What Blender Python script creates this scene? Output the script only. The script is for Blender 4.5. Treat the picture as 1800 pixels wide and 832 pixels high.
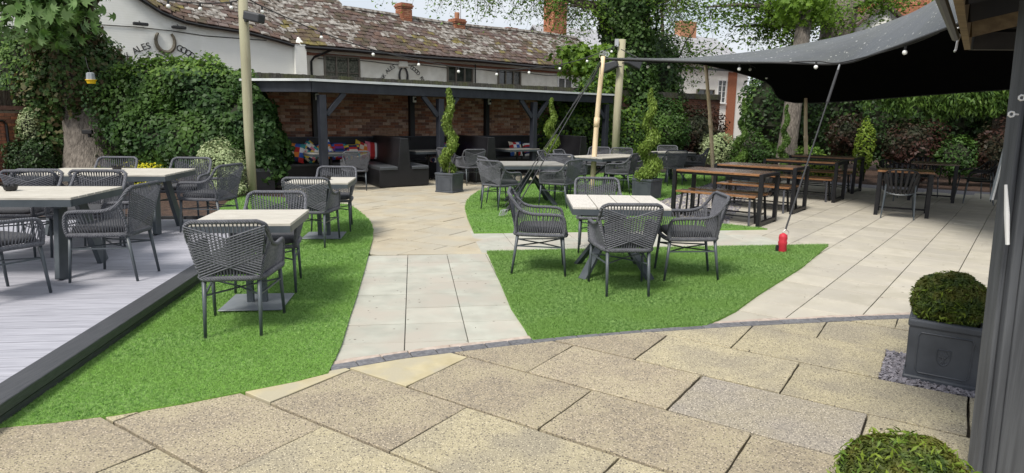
import bpy, math, random
import numpy as np
from mathutils import Vector, Matrix, Euler
R = math.radians
random.seed(7); rng = np.random.default_rng(7)
S = bpy.context.scene
for o in list(bpy.data.objects): bpy.data.objects.remove(o)

# ------------------------------------------------------------ camera
cam = bpy.data.cameras.new('camera'); co = bpy.data.objects.new('camera', cam); S.collection.objects.link(co)
co.location = (0, 0, 1.6)
co.rotation_euler = (Matrix.Rotation(R(90-10.4), 3, 'X') @ Matrix.Rotation(R(0.75), 3, 'Z')).to_euler()
cam.sensor_width = 36; cam.lens = 36*1143/1800; cam.clip_end = 600; cam.clip_start = .05
S.camera = co
S.render.resolution_x = 1024; S.render.resolution_y = 473
# ------------------------------------------------------------ sky, sun, exposure
SUN_EL, SUN_AZ = R(54), R(-146)      # azimuth from +Y towards +X
w = bpy.data.worlds.new('World'); S.world = w; w.use_nodes = True
nt = w.node_tree; bg = nt.nodes['Background']; bg.inputs[1].default_value = .12
sky = nt.nodes.new('ShaderNodeTexSky'); sky.sky_type = 'NISHITA'; sky.sun_disc = False
sky.sun_elevation = SUN_EL; sky.sun_rotation = SUN_AZ; sky.dust_density = 2.5
tc = nt.nodes.new('ShaderNodeTexCoord'); mp = nt.nodes.new('ShaderNodeMapping'); mp.inputs['Scale'].default_value = (1, 1, 2.6)
nz = nt.nodes.new('ShaderNodeTexNoise'); nz.inputs['Scale'].default_value = 3.2; nz.inputs['Detail'].default_value = 7
cr = nt.nodes.new('ShaderNodeValToRGB'); cr.color_ramp.elements[0].position = .33; cr.color_ramp.elements[1].position = .55
cr.color_ramp.elements[0].color = (.6, .6, .6, 1); cr.color_ramp.elements[1].color = (.97, .97, .97, 1)
mx = nt.nodes.new('ShaderNodeMixRGB'); mx.inputs[2].default_value = (5.2, 5.45, 5.8, 1)
nt.links.new(tc.outputs['Generated'], mp.inputs[0]); nt.links.new(mp.outputs[0], nz.inputs[0]); nt.links.new(nz.outputs[0], cr.inputs[0])
nt.links.new(cr.outputs[0], mx.inputs[0]); nt.links.new(sky.outputs[0], mx.inputs[1]); nt.links.new(mx.outputs[0], bg.inputs[0])
sl = bpy.data.lights.new('sun', 'SUN'); sl.energy = 3.0; sl.angle = R(16); sl.color = (1, .95, .87)
so = bpy.data.objects.new('sun', sl); S.collection.objects.link(so)
sd = Vector((math.sin(SUN_AZ)*math.cos(SUN_EL), math.cos(SUN_AZ)*math.cos(SUN_EL), math.sin(SUN_EL)))
so.rotation_euler = sd.to_track_quat('Z', 'Y').to_euler()
S.view_settings.view_transform = 'Standard'; S.view_settings.look = 'None'; S.view_settings.exposure = 0.45; S.view_settings.gamma = 1
try: S.cycles.max_bounces = 5; S.cycles.diffuse_bounces = 3; S.cycles.transparent_max_bounces = 8
except Exception: pass

# ------------------------------------------------------------ materials
def mat(name, c1, c2=None, sc=6, rough=.8, bump=0, bsc=None, rnd=0, st=(1, 1, 1), obj=False, metal=0, det=6, lo=.35, hi=.65, spots=None, trans=0, spec=.5, bd=.01, wave=None, c3=None, sc3=1.2, rot=0):
    m = bpy.data.materials.new(name); m.use_nodes = True; n = m.node_tree.nodes; l = m.node_tree.links
    b = n['Principled BSDF']; b.inputs['Roughness'].default_value = rough; b.inputs['Metallic'].default_value = metal
    b.inputs['Specular IOR Level'].default_value = spec
    if obj: t = n.new('ShaderNodeTexCoord').outputs['Object']
    else: t = n.new('ShaderNodeNewGeometry').outputs['Position']
    mpn = n.new('ShaderNodeMapping'); mpn.inputs['Scale'].default_value = st; mpn.inputs['Rotation'].default_value = (0, 0, R(rot)); l.new(t, mpn.inputs[0]); t = mpn.outputs[0]
    if rot:
        mpn.vector_type = 'POINT'; m2 = n.new('ShaderNodeMapping'); mpn.inputs['Scale'].default_value = (1, 1, 1)
        m2.inputs['Scale'].default_value = st; l.new(t, m2.inputs[0]); t = m2.outputs[0]
    def noise(s, d=det):
        z = n.new('ShaderNodeTexNoise'); z.inputs['Scale'].default_value = s; z.inputs['Detail'].default_value = d; l.new(t, z.inputs[0]); return z.outputs[0]
    def ramp(src, a, bb, ca, cb):
        r = n.new('ShaderNodeValToRGB'); e = r.color_ramp.elements; e[0].position = a; e[1].position = bb; e[0].color = (*ca, 1); e[1].color = (*cb, 1); l.new(src, r.inputs[0]); return r.outputs[0]
    def mix(f, a, bb, mode='MIX'):
        x = n.new('ShaderNodeMixRGB'); x.blend_type = mode
        for k, v in ((0, f), (1, a), (2, bb)):
            if isinstance(v, (int, float)): x.inputs[k].default_value = v
            elif isinstance(v, tuple): x.inputs[k].default_value = (*v, 1)
            else: l.new(v, x.inputs[k])
        return x.outputs[0]
    col = c1
    if c2: col = ramp(noise(sc), lo, hi, c1, c2)
    if c3: col = mix(ramp(noise(sc3, 4), .42, .62, (0, 0, 0), (1, 1, 1)), col, c3)
    if spots:   # (scale, threshold, colour)
        for s_, th, cc in spots:
            v = n.new('ShaderNodeTexVoronoi'); v.inputs['Scale'].default_value = s_; l.new(t, v.inputs[0])
            f = ramp(v.outputs['Distance'], th, th+.06, (1, 1, 1), (0, 0, 0)); col = mix(f, col, cc)
    if rnd:
        oi = n.new('ShaderNodeObjectInfo'); hs = n.new('ShaderNodeHueSaturation')
        mr = n.new('ShaderNodeMapRange'); mr.inputs[3].default_value = 1-rnd; mr.inputs[4].default_value = 1+rnd; l.new(oi.outputs['Random'], mr.inputs[0]); l.new(mr.outputs[0], hs.inputs['Value'])
        if isinstance(col, tuple): hs.inputs['Color'].default_value = (*col, 1)
        else: l.new(col, hs.inputs['Color'])
        col = hs.outputs[0]
    if isinstance(col, tuple): b.inputs['Base Color'].default_value = (*col, 1)
    else: l.new(col, b.inputs['Base Color'])
    if bump:
        bn = n.new('ShaderNodeBump'); bn.inputs['Strength'].default_value = bump; bn.inputs['Distance'].default_value = bd
        if wave:
            wv = n.new('ShaderNodeTexWave'); wv.inputs['Scale'].default_value = wave[0]; wv.bands_direction = wave[1]; wv.inputs['Distortion'].default_value = wave[2]; l.new(t, wv.inputs[0]); l.new(wv.outputs['Fac'], bn.inputs['Height'])
        else: l.new(noise(bsc or sc*4), bn.inputs['Height'])
        l.new(bn.outputs[0], b.inputs['Normal'])
    if trans:
        tr = n.new('ShaderNodeBsdfTranslucent'); ms = n.new('ShaderNodeMixShader'); ms.inputs[0].default_value = trans
        if isinstance(col, tuple): tr.inputs[0].default_value = (*col, 1)
        else: l.new(col, tr.inputs[0])
        l.new(b.outputs[0], ms.inputs[1]); l.new(tr.outputs[0], ms.inputs[2]); l.new(ms.outputs[0], n['Material Output'].inputs[0])
    return m
def leafm(name, c1, c2, c3=None, sc=9, trans=.3, rough=.55, sc3=1.2):
    return mat(name, c1, c2, sc=sc, rough=rough, trans=trans, spec=.35, c3=c3, sc3=sc3, det=2)
M = {}
M['soil'] = mat('soil', (.035, .022, .014), (.09, .06, .04), 9, bump=1, bsc=30, bd=.04)
M['bark_mulch'] = mat('bark mulch', (.03, .015, .01), (.10, .055, .035), 16, bump=1, bsc=40, bd=.05)
M['mortar_dark'] = mat('joint dirt', (.022, .018, .013), (.06, .05, .038), 30)
pb = dict(sc=34, det=8, lo=.36, hi=.64, rough=.9, bump=.7, bsc=110, bd=.008)
M['flag_brown'] = mat('brown pebbled flag', (.25, .215, .16), (.35, .295, .205), spots=[(62, .25, (.10, .085, .07)), (70, .25, (.52, .44, .33)), (100, .25, (.20, .165, .13))], rnd=.07, c3=(.37, .32, .215), sc3=2.4, **pb)
M['flag_yellow'] = mat('yellow pebbled flag', (.36, .315, .205), (.44, .385, .255), spots=[(52, .24, (.15, .13, .10)), (75, .20, (.62, .55, .39)), (90, .26, (.20, .175, .13))], rnd=.07, c3=(.30, .265, .195), sc3=2.6, **pb)
M['flag_grey'] = mat('grey pebbled flag', (.24, .215, .185), (.32, .285, .235), spots=[(62, .23, (.10, .09, .08)), (80, .26, (.52, .46, .37)), (105, .2, (.15, .14, .12))], rnd=.07, c3=(.30, .265, .20), sc3=2.2, **pb)
M['flag_smooth'] = mat('smooth buff flag', (.40, .345, .21), (.48, .42, .27), sc=9, det=9, rough=.9, bump=.2, bsc=150, c3=(.40, .36, .26), sc3=5)
M['slab'] = mat('pale grey slab', (.355, .355, .305), (.435, .435, .375), sc=5, rough=.85, bump=.12, bsc=90, rnd=.075, spots=[(7, .035, (.14, .12, .10))], c3=(.41, .38, .325), sc3=2.2)
M['slab_right'] = mat('warm grey slab', (.40, .37, .30), (.48, .445, .37), sc=4, rough=.85, bump=.12, bsc=90, rnd=.07, spots=[(5, .03, (.16, .13, .10))], c3=(.42, .39, .33), sc3=1.8)
M['sandstone'] = mat('riven sandstone', (.36, .31, .225), (.43, .38, .28), sc=3.5, rough=.85, bump=.3, bsc=14, rnd=.06, c3=(.38, .35, .28), sc3=1.5)
M['pink_mortar'] = mat('pinkish mortar', (.36, .29, .24), (.50, .42, .36), sc=20, rough=.95, bump=.5, bsc=80)
M['curb'] = mat('charcoal block', (.10, .10, .11), (.17, .17, .18), sc=40, rough=.85, bump=.3, bsc=160, rnd=.12)
M['grass_base'] = mat('turf backing', (.10, .22, .03), (.17, .34, .05), sc=60, rough=.9)
M['grass'] = mat('artificial grass blade', (.085, .205, .04), (.33, .50, .165), sc=34, rough=.6, trans=.25, c3=(.20, .35, .085), sc3=1.7, det=8, spec=.3)
M['deck'] = mat('pale grey deck board', (.29, .29, .33), (.42, .42, .465), sc=3, st=(1.2, 26, 26), rot=-6.8, rough=.6, bump=.3, bsc=6, rnd=.05)
M['deck_edge'] = mat('charcoal deck edge', (.038, .04, .045), (.062, .064, .07), sc=5, st=(26, 1, 26), rough=.5, bump=.15, rnd=.05)
M['rope'] = mat('charcoal rope', (.095, .098, .114), (.15, .154, .172), sc=60, obj=True, rough=.85, bump=.6, bsc=160, bd=.004)
M['rope_tube'] = mat('charcoal rope wrap', (.10, .103, .12), (.145, .149, .168), sc=40, obj=True, rough=.85, bump=1, wave=(34, 'DIAGONAL', .6), bd=.006)
M['cushion'] = mat('dark cushion fabric', (.045, .046, .052), (.07, .071, .078), sc=90, obj=True, rough=.95, bump=.3)
M['metal'] = mat('anthracite metal', (.055, .068, .078), (.075, .088, .10), sc=8, obj=True, rough=.42, spec=.5)
M['metal_plate'] = mat('grey base plate', (.16, .18, .20), (.20, .22, .24), sc=8, obj=True, rough=.4)
M['plank'] = mat('bleached table slat', (.42, .39, .33), (.55, .52, .46), sc=4, st=(2, 22, 8), obj=True, rough=.55, rnd=.05, bump=.1)
M['plank_y'] = mat('pale table slat', (.50, .47, .42), (.62, .59, .54), sc=4, st=(22, 2, 8), obj=True, rough=.55, rnd=.05, bump=.1)
M['plank_grey'] = mat('greyed table slat', (.22, .21, .19), (.32, .31, .28), sc=4, st=(2, 22, 8), obj=True, rough=.6, rnd=.08)
M['black_metal'] = mat('black steel', (.007, .007, .009), (.014, .014, .016), sc=10, obj=True, rough=.45, spec=.35)
M['shiny_leg'] = mat('brushed dark steel', (.10, .10, .11), rough=.25, metal=.6)
M['oak'] = mat('oiled hardwood', (.17, .075, .03), (.33, .16, .07), sc=5, st=(3, 30, 10), obj=True, rough=.3, rnd=.12, spec=.6)
M['oak_dark'] = mat('wet dark hardwood', (.06, .035, .025), (.13, .08, .055), sc=5, st=(3, 30, 10), obj=True, rough=.22, rnd=.12, spec=.7)
M['pergola'] = mat('blue black stained timber', (.018, .021, .031), (.030, .034, .046), sc=4, st=(2, 2, 1), rough=.55, bump=.2, bsc=30)
M['booth'] = mat('black booth timber', (.007, .007, .009), (.013, .013, .016), sc=3, rough=.5)
M['booth_seat'] = mat('slate vinyl', (.06, .065, .072), rough=.45)
M['roof_edge'] = mat('pale roof edge', (.55, .58, .60), (.68, .70, .71), sc=4, rough=.5)
M['felt'] = mat('roof felt', (.05, .05, .05), rough=.9)
for i, (a, b_) in enumerate([((.17, .07, .045), (.24, .11, .07)), ((.25, .14, .09), (.34, .21, .14)), ((.12, .065, .05), (.19, .10, .075)), ((.30, .19, .14), (.40, .28, .21)), ((.20, .085, .05), (.30, .13, .075))]):
    M['brick%d' % i] = mat('old brick %d' % i, a, b_, sc=18, rough=.9, bump=.6, bsc=60, rnd=.15)
for i, (a, b_) in enumerate([((.34, .12, .06), (.42, .17, .09)), ((.27, .10, .06), (.36, .15, .08)), ((.40, .19, .11), (.48, .24, .14))]):
    M['rbrick%d' % i] = mat('red brick %d' % i, a, b_, sc=18, rough=.9, bump=.5, rnd=.1)
M['mortar'] = mat('lime mortar', (.20, .16, .12), (.28, .23, .18), sc=12, rough=.95)
M['coping'] = mat('mossy dark coping brick', (.05, .045, .038), (.10, .095, .08), sc=20, rough=.95, bump=.8, c3=(.08, .085, .04), sc3=4, rnd=.15)
M['whitewash'] = mat('cream whitewashed brick', (.70, .69, .61), (.86, .85, .77), sc=3, rough=.9, bump=.10, wave=(4.2, 'Z', 2.5), bd=.01, c3=(.68, .66, .57), sc3=.9)
M['whitewash_cool'] = mat('white whitewashed brick', (.80, .80, .73), (.90, .90, .85), sc=3, rough=.9, bump=.10, wave=(4.2, 'Z', 2.5), bd=.01, c3=(.84, .84, .79), sc3=.8)
tl = dict(sc=7, rough=.9, bump=.5, bsc=20, rnd=.12)
M['tile0'] = mat('dark clay tile', (.05, .032, .027), (.10, .062, .05), c3=(.13, .10, .09), sc3=5, **tl)
M['tile1'] = mat('brown clay tile', (.075, .046, .036), (.145, .088, .066), c3=(.06, .05, .03), sc3=1.6, **tl)
M['tile2'] = mat('lichen grey tile', (.20, .185, .165), (.38, .36, .33), c3=(.08, .06, .045), sc3=6, **tl)
M['tile3'] = mat('mossy tile', (.09, .075, .03), (.20, .165, .045), c3=(.08, .055, .035), sc3=2.4, **tl)
M['slate_roof'] = mat('pale slate roof', (.27, .27, .29), (.40, .40, .42), sc=5, rough=.7, st=(1, 1, 4))
M['frame_dark'] = mat('taupe window frame', (.13, .115, .09), (.17, .15, .12), sc=5, rough=.6)
M['frame_white'] = mat('white window frame', (.75, .75, .74), rough=.5)
M['glass'] = mat('dark window glass', (.022, .026, .026), (.06, .065, .06), sc=4, rough=.08, spec=.8)
M['curtain'] = mat('net curtain glass', (.05, .055, .045), (.17, .17, .14), sc=14, rough=.15)
M['gutter'] = mat('black gutter', (.012, .012, .012), rough=.4)
M['ink'] = mat('black sign paint', (.03, .03, .03), rough=.7)
M['horseshoe'] = mat('bronze horseshoe', (.09, .075, .05), (.15, .13, .09), sc=9, rough=.5)
M['white'] = mat('white plastic', (.8, .8, .79), rough=.4)
M['pole_wood'] = mat('weathered pole', (.33, .29, .20), (.44, .40, .29), sc=4, st=(5, 5, .5), rough=.85, bump=.3, c3=(.34, .33, .22), sc3=.6)
M['bamboo'] = mat('pale eucalyptus pole', (.74, .57, .35), (.83, .67, .46), sc=4, st=(4, 4, .6), rough=.5, bump=.15)
M['tent'] = mat('grey stretch fabric', (.045, .05, .053), (.066, .071, .074), sc=1.5, rough=.42, spec=.6, spots=[(5, .05, (.6, .6, .58)), (9, .075, (.45, .45, .40)), (19, .10, (.22, .22, .20))], c3=(.065, .07, .064), bump=.35, bsc=1.3, bd=.12)
M['tent_under'] = mat('black tent lining', (.004, .004, .005), rough=.95, spec=.1)  # underside of the canopy, in its own near-black colour
M['rope_black'] = mat('black guy rope', (.03, .03, .032), rough=.7)
M['steel'] = mat('galvanised steel', (.6, .6, .6), rough=.3, metal=.8)
M['red'] = mat('red peg cover', (.45, .012, .03), (.55, .03, .05), sc=9, rough=.6, bump=.3)
M['yellow'] = mat('yellow plastic', (.85, .55, .02), rough=.3)
M['clear'] = mat('grey clear plastic', (.22, .24, .26), (.34, .36, .38), sc=9, st=(9, 9, .2), rough=.15)
M['bulb'] = mat('opal bulb', (.85, .85, .82), rough=.12)
M['black'] = mat('black plastic', (.015, .015, .016), rough=.45)
M['speaker'] = mat('charcoal speaker plastic', (.035, .037, .042), rough=.5)
M['planter'] = mat('faux lead planter', (.045, .051, .063), (.07, .078, .093), sc=5, rough=.5, bump=.12, obj=True)
M['slate_chip'] = mat('slate chipping', (.13, .125, .145), (.30, .28, .31), sc=35, rough=.7)
M['bark'] = mat('tree bark', (.11, .095, .08), (.235, .205, .175), sc=7, st=(3, 3, .8), rough=.95, bump=1, bsc=12, bd=.05)
M['bark_dark'] = mat('dark bark', (.05, .04, .03), (.10, .08, .06), sc=7, st=(3, 3, .8), rough=.95, bump=1, bsc=12, bd=.04)
M['twig'] = mat('stems and painted inner shade', (.018, .022, .012), (.03, .035, .018), sc=6, rough=1)  # stems, and the shade inside bushes put into a near-black green
M['post_paint'] = mat('grey painted post', (.055, .059, .066), (.09, .096, .105), sc=4, st=(9, 9, .4), rough=.55, bump=.25)
M['timber_dark'] = mat('dark rafters', (.012, .010, .008), (.025, .02, .015), sc=5, rough=.8)
M['timber_tan'] = mat('aged tan timber', (.12, .08, .035), (.20, .14, .065), sc=5, st=(1, 6, 6), rough=.8)
M['roofshade'] = mat('timber cladding', (.20, .09, .07), (.26, .13, .10), sc=5, st=(1, 1, 9), rough=.8)
for n_, c_ in dict(c_red=(.5, .03, .03), c_blue=(.04, .12, .45), c_cream=(.7, .62, .5), c_orange=(.75, .22, .04), c_purple=(.18, .05, .32), c_teal=(.05, .3, .32), c_yellow=(.7, .5, .06), c_pink=(.65, .2, .28), c_navy=(.02, .03, .1), c_white=(.75, .75, .76), c_green=(.1, .3, .1)).items():
    M[n_] = mat('cushion '+n_, c_, rough=.9)
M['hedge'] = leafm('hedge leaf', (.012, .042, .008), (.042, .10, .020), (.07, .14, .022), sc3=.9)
M['hedge_top'] = leafm('fresh leaf with painted sun', (.05, .12, .016), (.16, .27, .04))  # lighter green; paints sunlight on the top of the beech hedge
M['ivy'] = leafm('ivy leaf', (.03, .075, .016), (.09, .17, .038), (.06, .11, .026))
M['ivy_brown'] = leafm('bronzed ivy leaf', (.07, .075, .025), (.15, .15, .055), (.12, .085, .04))
M['syc'] = leafm('sycamore leaf', (.05, .125, .022), (.13, .25, .05), (.22, .34, .13), sc=5, sc3=3)
M['syc_b'] = leafm('pale sycamore leaf', (.10, .20, .05), (.20, .32, .12), sc=6)
M['maple'] = leafm('spring maple leaf', (.09, .18, .02), (.21, .34, .035), (.14, .25, .03), trans=.45)
M['conifer'] = leafm('conifer spray', (.03, .075, .015), (.095, .18, .034), (.13, .23, .042), sc3=1.6)
M['dark_leaf'] = leafm('dark shrub leaf', (.012, .035, .008), (.035, .075, .016), trans=.15)
M['var'] = leafm('variegated leaf', (.20, .28, .12), (.56, .60, .36), (.36, .44, .22), sc=22)
M['gold'] = leafm('golden leaf', (.50, .50, .02), (.75, .68, .04), sc=20)
M['lime'] = leafm('lime shrub leaf', (.10, .18, .018), (.24, .32, .036), sc=14)  # slightly darkened, overhead tree shade goes into the colour
M['red_leaf'] = leafm('bronze red leaf', (.032, .015, .011), (.075, .03, .021), (.026, .036, .015), sc=12)  # leaf colour lowered to carry shade from the trees above
M['topiary'] = leafm('lime conifer topiary', (.11, .18, .028), (.27, .37, .07), (.18, .27, .045), sc=16, sc3=5)
M['buxus'] = leafm('clipped yew sprig', (.040, .075, .014), (.11, .16, .030), (.15, .15, .028), sc=24, sc3=9)

# ------------------------------------------------------------ mesh helpers
class MB:
    def __init__(s): s.v = []; s.f = []; s.m = []
    def add(s, vs, fs, mi=0):
        b = len(s.v); s.v += [tuple(v) for v in vs]; s.f += [tuple(i+b for i in f) for f in fs]; s.m += [mi]*len(fs)
    def box(s, c, d, rot=None, mi=0, taper=1):
        x, y, z = d[0]/2, d[1]/2, d[2]/2
        vs = [Vector((sx*x*(taper if sz < 0 else 1), sy*y*(taper if sz < 0 else 1), sz*z)) for sx in (-1, 1) for sy in (-1, 1) for sz in (-1, 1)]
        if rot is not None: Q = Euler(rot).to_matrix() if not isinstance(rot, Matrix) else rot; vs = [Q @ v for v in vs]
        s.add([v+Vector(c) for v in vs], [(0, 1, 3, 2), (4, 6, 7, 5), (0, 4, 5, 1), (2, 3, 7, 6), (0, 2, 6, 4), (1, 5, 7, 3)], mi)
    def beam(s, a, b, wd, h, mi=0, up=(0, 0, 1)):
        a, b = Vector(a), Vector(b); d = (b-a); L = d.length; d.normalize(); sd_ = d.cross(Vector(up))
        if sd_.length < 1e-4: sd_ = Vector((1, 0, 0))
        sd_.normalize(); u = sd_.cross(d)
        s.box((a+b)/2, (L, wd, h), Matrix((d, sd_, u)).transposed(), mi)
    def tube(s, pts, r, n=6, mi=0, cap=True, closed=False):
        pts = [Vector(p) for p in pts]; N = len(pts); rs = r if isinstance(r, (list, tuple)) else [r]*N
        t0 = (pts[1]-pts[0]).normalized(); ref = Vector((0, 0, 1)) if abs(t0.z) < .9 else Vector((1, 0, 0)); nrm = t0.cross(ref).normalized(); vs = []
        for i, p in enumerate(pts):
            if closed: t = (pts[(i+1) % N]-pts[i-1]).normalized()
            else: t = (pts[min(i+1, N-1)]-pts[max(i-1, 0)]).normalized()
            nrm = (nrm-t*nrm.dot(t)).normalized(); bn = t.cross(nrm)
            for k in range(n):
                a = 2*math.pi*k/n; vs.append(p+(nrm*math.cos(a)+bn*math.sin(a))*rs[i])
        fs = [(i*n+k, i*n+(k+1) % n, (i+1)*n+(k+1) % n, (i+1)*n+k) for i in range(N-1) for k in range(n)]
        if closed: fs += [((N-1)*n+k, (N-1)*n+(k+1) % n, (k+1) % n, k) for k in range(n)]
        elif cap: fs += [tuple(range(n))[::-1], tuple(range((N-1)*n, N*n))]
        s.add(vs, fs, mi)
    def prism(s, poly, z0, z1, mi=0, bev=0):
        n = len(poly)
        if bev:
            cx = sum(p[0] for p in poly)/n; cy = sum(p[1] for p in poly)/n
            inn = []
            for p in poly:
                d = Vector((cx-p[0], cy-p[1])); L = d.length or 1; inn.append((p[0]+d.x/L*bev*1.4, p[1]+d.y/L*bev*1.4))
            vs = [(p[0], p[1], z0) for p in poly]+[(p[0], p[1], z1-bev) for p in poly]+[(p[0], p[1], z1) for p in inn]
            fs = [tuple(range(2*n, 3*n))]+[(i, (i+1) % n, n+(i+1) % n, n+i) for i in range(n)]+[(n+i, n+(i+1) % n, 2*n+(i+1) % n, 2*n+i) for i in range(n)]
        else:
            vs = [(p[0], p[1], z0) for p in poly]+[(p[0], p[1], z1) for p in poly]
            fs = [tuple(range(n, 2*n)), tuple(range(n))[::-1]]+[(i, (i+1) % n, n+(i+1) % n, n+i) for i in range(n)]
        s.add(vs, fs, mi)
    def lathe(s, prof, n=12, c=(0, 0, 0), mi=0):
        vs = []; 
        for r, z in prof:
            for k in range(n): a = 2*math.pi*k/n; vs.append((c[0]+r*math.cos(a), c[1]+r*math.sin(a), c[2]+z))
        m_ = len(prof)
        fs = [(i*n+k, i*n+(k+1) % n, (i+1)*n+(k+1) % n, (i+1)*n+k) for i in range(m_-1) for k in range(n)]+[tuple(range(n))[::-1], tuple(range((m_-1)*n, m_*n))]
        s.add(vs, fs, mi)
    def ball(s, c, r, n=8, mi=0):
        k = n//2+1; s.lathe([(max(.001, r*math.sin(math.pi*i/k)), -r*math.cos(math.pi*i/k)) for i in range(k+1)], n, c, mi)
    def mesh(s, name, mats, smooth=False):
        me = bpy.data.meshes.new(name); me.from_pydata(s.v, [], s.f); 
        for m_ in (mats if isinstance(mats, list) else [mats]): me.materials.append(M[m_])
        me.polygons.foreach_set('material_index', s.m)
        if smooth: me.polygons.foreach_set('use_smooth', [True]*len(s.f))
        me.update(); return me
    def obj(s, name, mats, parent=None, smooth=False, loc=(0, 0, 0)): return link(name, s.mesh(name, mats, smooth), parent, loc)
def link(name, data, parent=None, loc=(0, 0, 0), rot=(0, 0, 0), scale=(1, 1, 1)):
    o = bpy.data.objects.new(name, data); S.collection.objects.link(o); o.location = loc; o.rotation_euler = rot; o.scale = scale
    if parent: o.parent = parent
    return o
def tag(o, label=None, cat=None, group=None, kind=None):
    if label: o['label'] = label
    if cat: o['category'] = cat
    if group: o['group'] = group
    if kind: o['kind'] = kind
    return o
def thing(name, label, cat, loc=(0, 0, 0), rz=0, group=None): return tag(link(name, None, None, loc, (0, 0, rz)), label, cat, group)
def sharp(o, w_=.004, seg=1):
    m_ = o.modifiers.new('bevel', 'BEVEL'); m_.width = w_; m_.segments = seg; m_.limit_method = 'ANGLE'; return o
def rot2(p, deg): c, s_ = math.cos(R(deg)), math.sin(R(deg)); return (p[0]*c-p[1]*s_, p[0]*s_+p[1]*c)
_bm = {}
def unit_box(m_):
    if m_ not in _bm: b = MB(); b.box((0, 0, 0), (1, 1, 1)); _bm[m_] = b.mesh('piece', m_)
    return _bm[m_]
def pieces(parent, name, items, limit=300, stuffname=None):
    """items: (centre world, dims, Matrix3 rotation, material). The largest in view stay single objects, the rest join."""
    items = sorted(items, key=lambda it: Vector(it[0]).length)
    for c, d, Q, m_ in items[:limit]:
        o = link(name, unit_box(m_), parent); pw = parent.matrix_basis.inverted() if parent else Matrix()
        o.matrix_basis = pw @ (Matrix.Translation(c) @ Q.to_4x4() @ Matrix.Diagonal((*d, 1)))
    rest = items[limit:]
    if rest:
        ms = sorted({it[3] for it in rest}); b = MB()
        for c, d, Q, m_ in rest: b.box(c, d, Q, ms.index(m_))
        o = b.obj(stuffname or name, ms, parent); o.matrix_basis = parent.matrix_basis.inverted(); o['kind'] = 'stuff'
def inpoly(x, y, poly):
    c = False; j = len(poly)-1
    for i in range(len(poly)):
        a, b = poly[i], poly[j]
        if (a[1] > y) != (b[1] > y) and x < (b[0]-a[0])*(y-a[1])/(b[1]-a[1])+a[0]: c = not c
        j = i
    return c
def clip(poly, a, b):   # keep the left side of a->b
    out = []; f = lambda p: (b[0]-a[0])*(p[1]-a[1])-(b[1]-a[1])*(p[0]-a[0])
    for i in range(len(poly)):
        p, q = poly[i], poly[(i+1) % len(poly)]; fp, fq = f(p), f(q)
        if fp >= 0: out.append(p)
        if fp*fq < 0: t = fp/(fp-fq); out.append((p[0]+(q[0]-p[0])*t, p[1]+(q[1]-p[1])*t))
    return out
def area(p): return abs(sum(p[i][0]*p[(i+1) % len(p)][1]-p[(i+1) % len(p)][0]*p[i][1] for i in range(len(p))))/2

# leaves: numpy cloud of small folded quads
def leaf_mesh(name, P, Nrm, size, mats, mi=None, aspect=.6, droop=0, jit=.8, shape='quad', sv=.5):
    n = len(P); 
    d = rng.normal(size=(n, 3)); d /= np.linalg.norm(d, axis=1)[:, None]
    nr = Nrm+d*jit; nr /= np.linalg.norm(nr, axis=1)[:, None]+1e-9
    t = rng.normal(size=(n, 3)); t[:, 2] -= droop; t -= nr*(t*nr).sum(1)[:, None]; t /= np.linalg.norm(t, axis=1)[:, None]+1e-9
    s_ = np.cross(nr, t); L = (size*(1+sv*rng.uniform(-1, 1, n)))[:, None]
    if shape == 'lobed':
        prof = [(0, -.45, 0), (.26, -.40, .03), (.55, -.14, .10), (.20, -.06, .02), (.46, .34, .10), (.11, .12, .01), (0, .62, -.06), (-.11, .12, .01), (-.46, .34, .10), (-.20, -.06, .02), (-.55, -.14, .10), (-.26, -.40, .03)]
        faces = [(0, 1, 3, 5, 6, 7, 9, 11), (1, 2, 3), (3, 4, 5), (7, 8, 9), (9, 10, 11)]
    else:
        prof = [(0, -.5, 0), (aspect/2, 0, .07), (0, .5, -.04), (-aspect/2, 0, .07)]; faces = [(0, 1, 2, 3)]
    V = np.stack([P+L*(s_*a+t*b+nr*c) for a, b, c in prof], 1).reshape(-1, 3); k = len(prof)
    me = bpy.data.meshes.new(name); me.vertices.add(len(V)); me.vertices.foreach_set('co', V.astype(np.float32).ravel())
    base = np.arange(n)*k; li = np.concatenate([np.stack([base+i for i in f], 1) for f in faces], 1).ravel()
    tot = np.tile([len(f) for f in faces], n); st = np.concatenate([[0], np.cumsum(tot)[:-1]])
    me.loops.add(len(li)); me.loops.foreach_set('vertex_index', li.astype(np.int32))
    me.polygons.add(len(tot)); me.polygons.foreach_set('loop_start', st.astype(np.int32)); me.polygons.foreach_set('loop_total', tot.astype(np.int32))
    for m_ in (mats if isinstance(mats, list) else [mats]): me.materials.append(M[m_])
    if isinstance(mats, list):
        mi = rng.integers(0, len(mats), n) if mi is None else mi; me.polygons.foreach_set('material_index', np.repeat(mi, len(faces)).astype(np.int32))
    me.update(calc_edges=True); return me
def shell(c, r, n, inner=.72, lump=6, lumpamp=.16, zmin=None):
    d = rng.normal(size=(n, 3)); d /= np.linalg.norm(d, axis=1)[:, None]
    ks = rng.normal(size=(lump, 3))*2.2; ph = rng.uniform(0, 6.28, lump)
    lm = 1+lumpamp*np.sin(d @ ks.T*2+ph).sum(1)/math.sqrt(lump)
    rad = (inner+(1-inner)*rng.uniform(0, 1, n)**.6)*lm
    P = np.array(c)+d*np.array(r)*rad[:, None]; N = d/np.array(r); N /= np.linalg.norm(N, axis=1)[:, None]; N[:, 2] += .35
    if zmin is not None: k = P[:, 2] > zmin; P, N = P[k], N[k]
    return P, N
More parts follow.
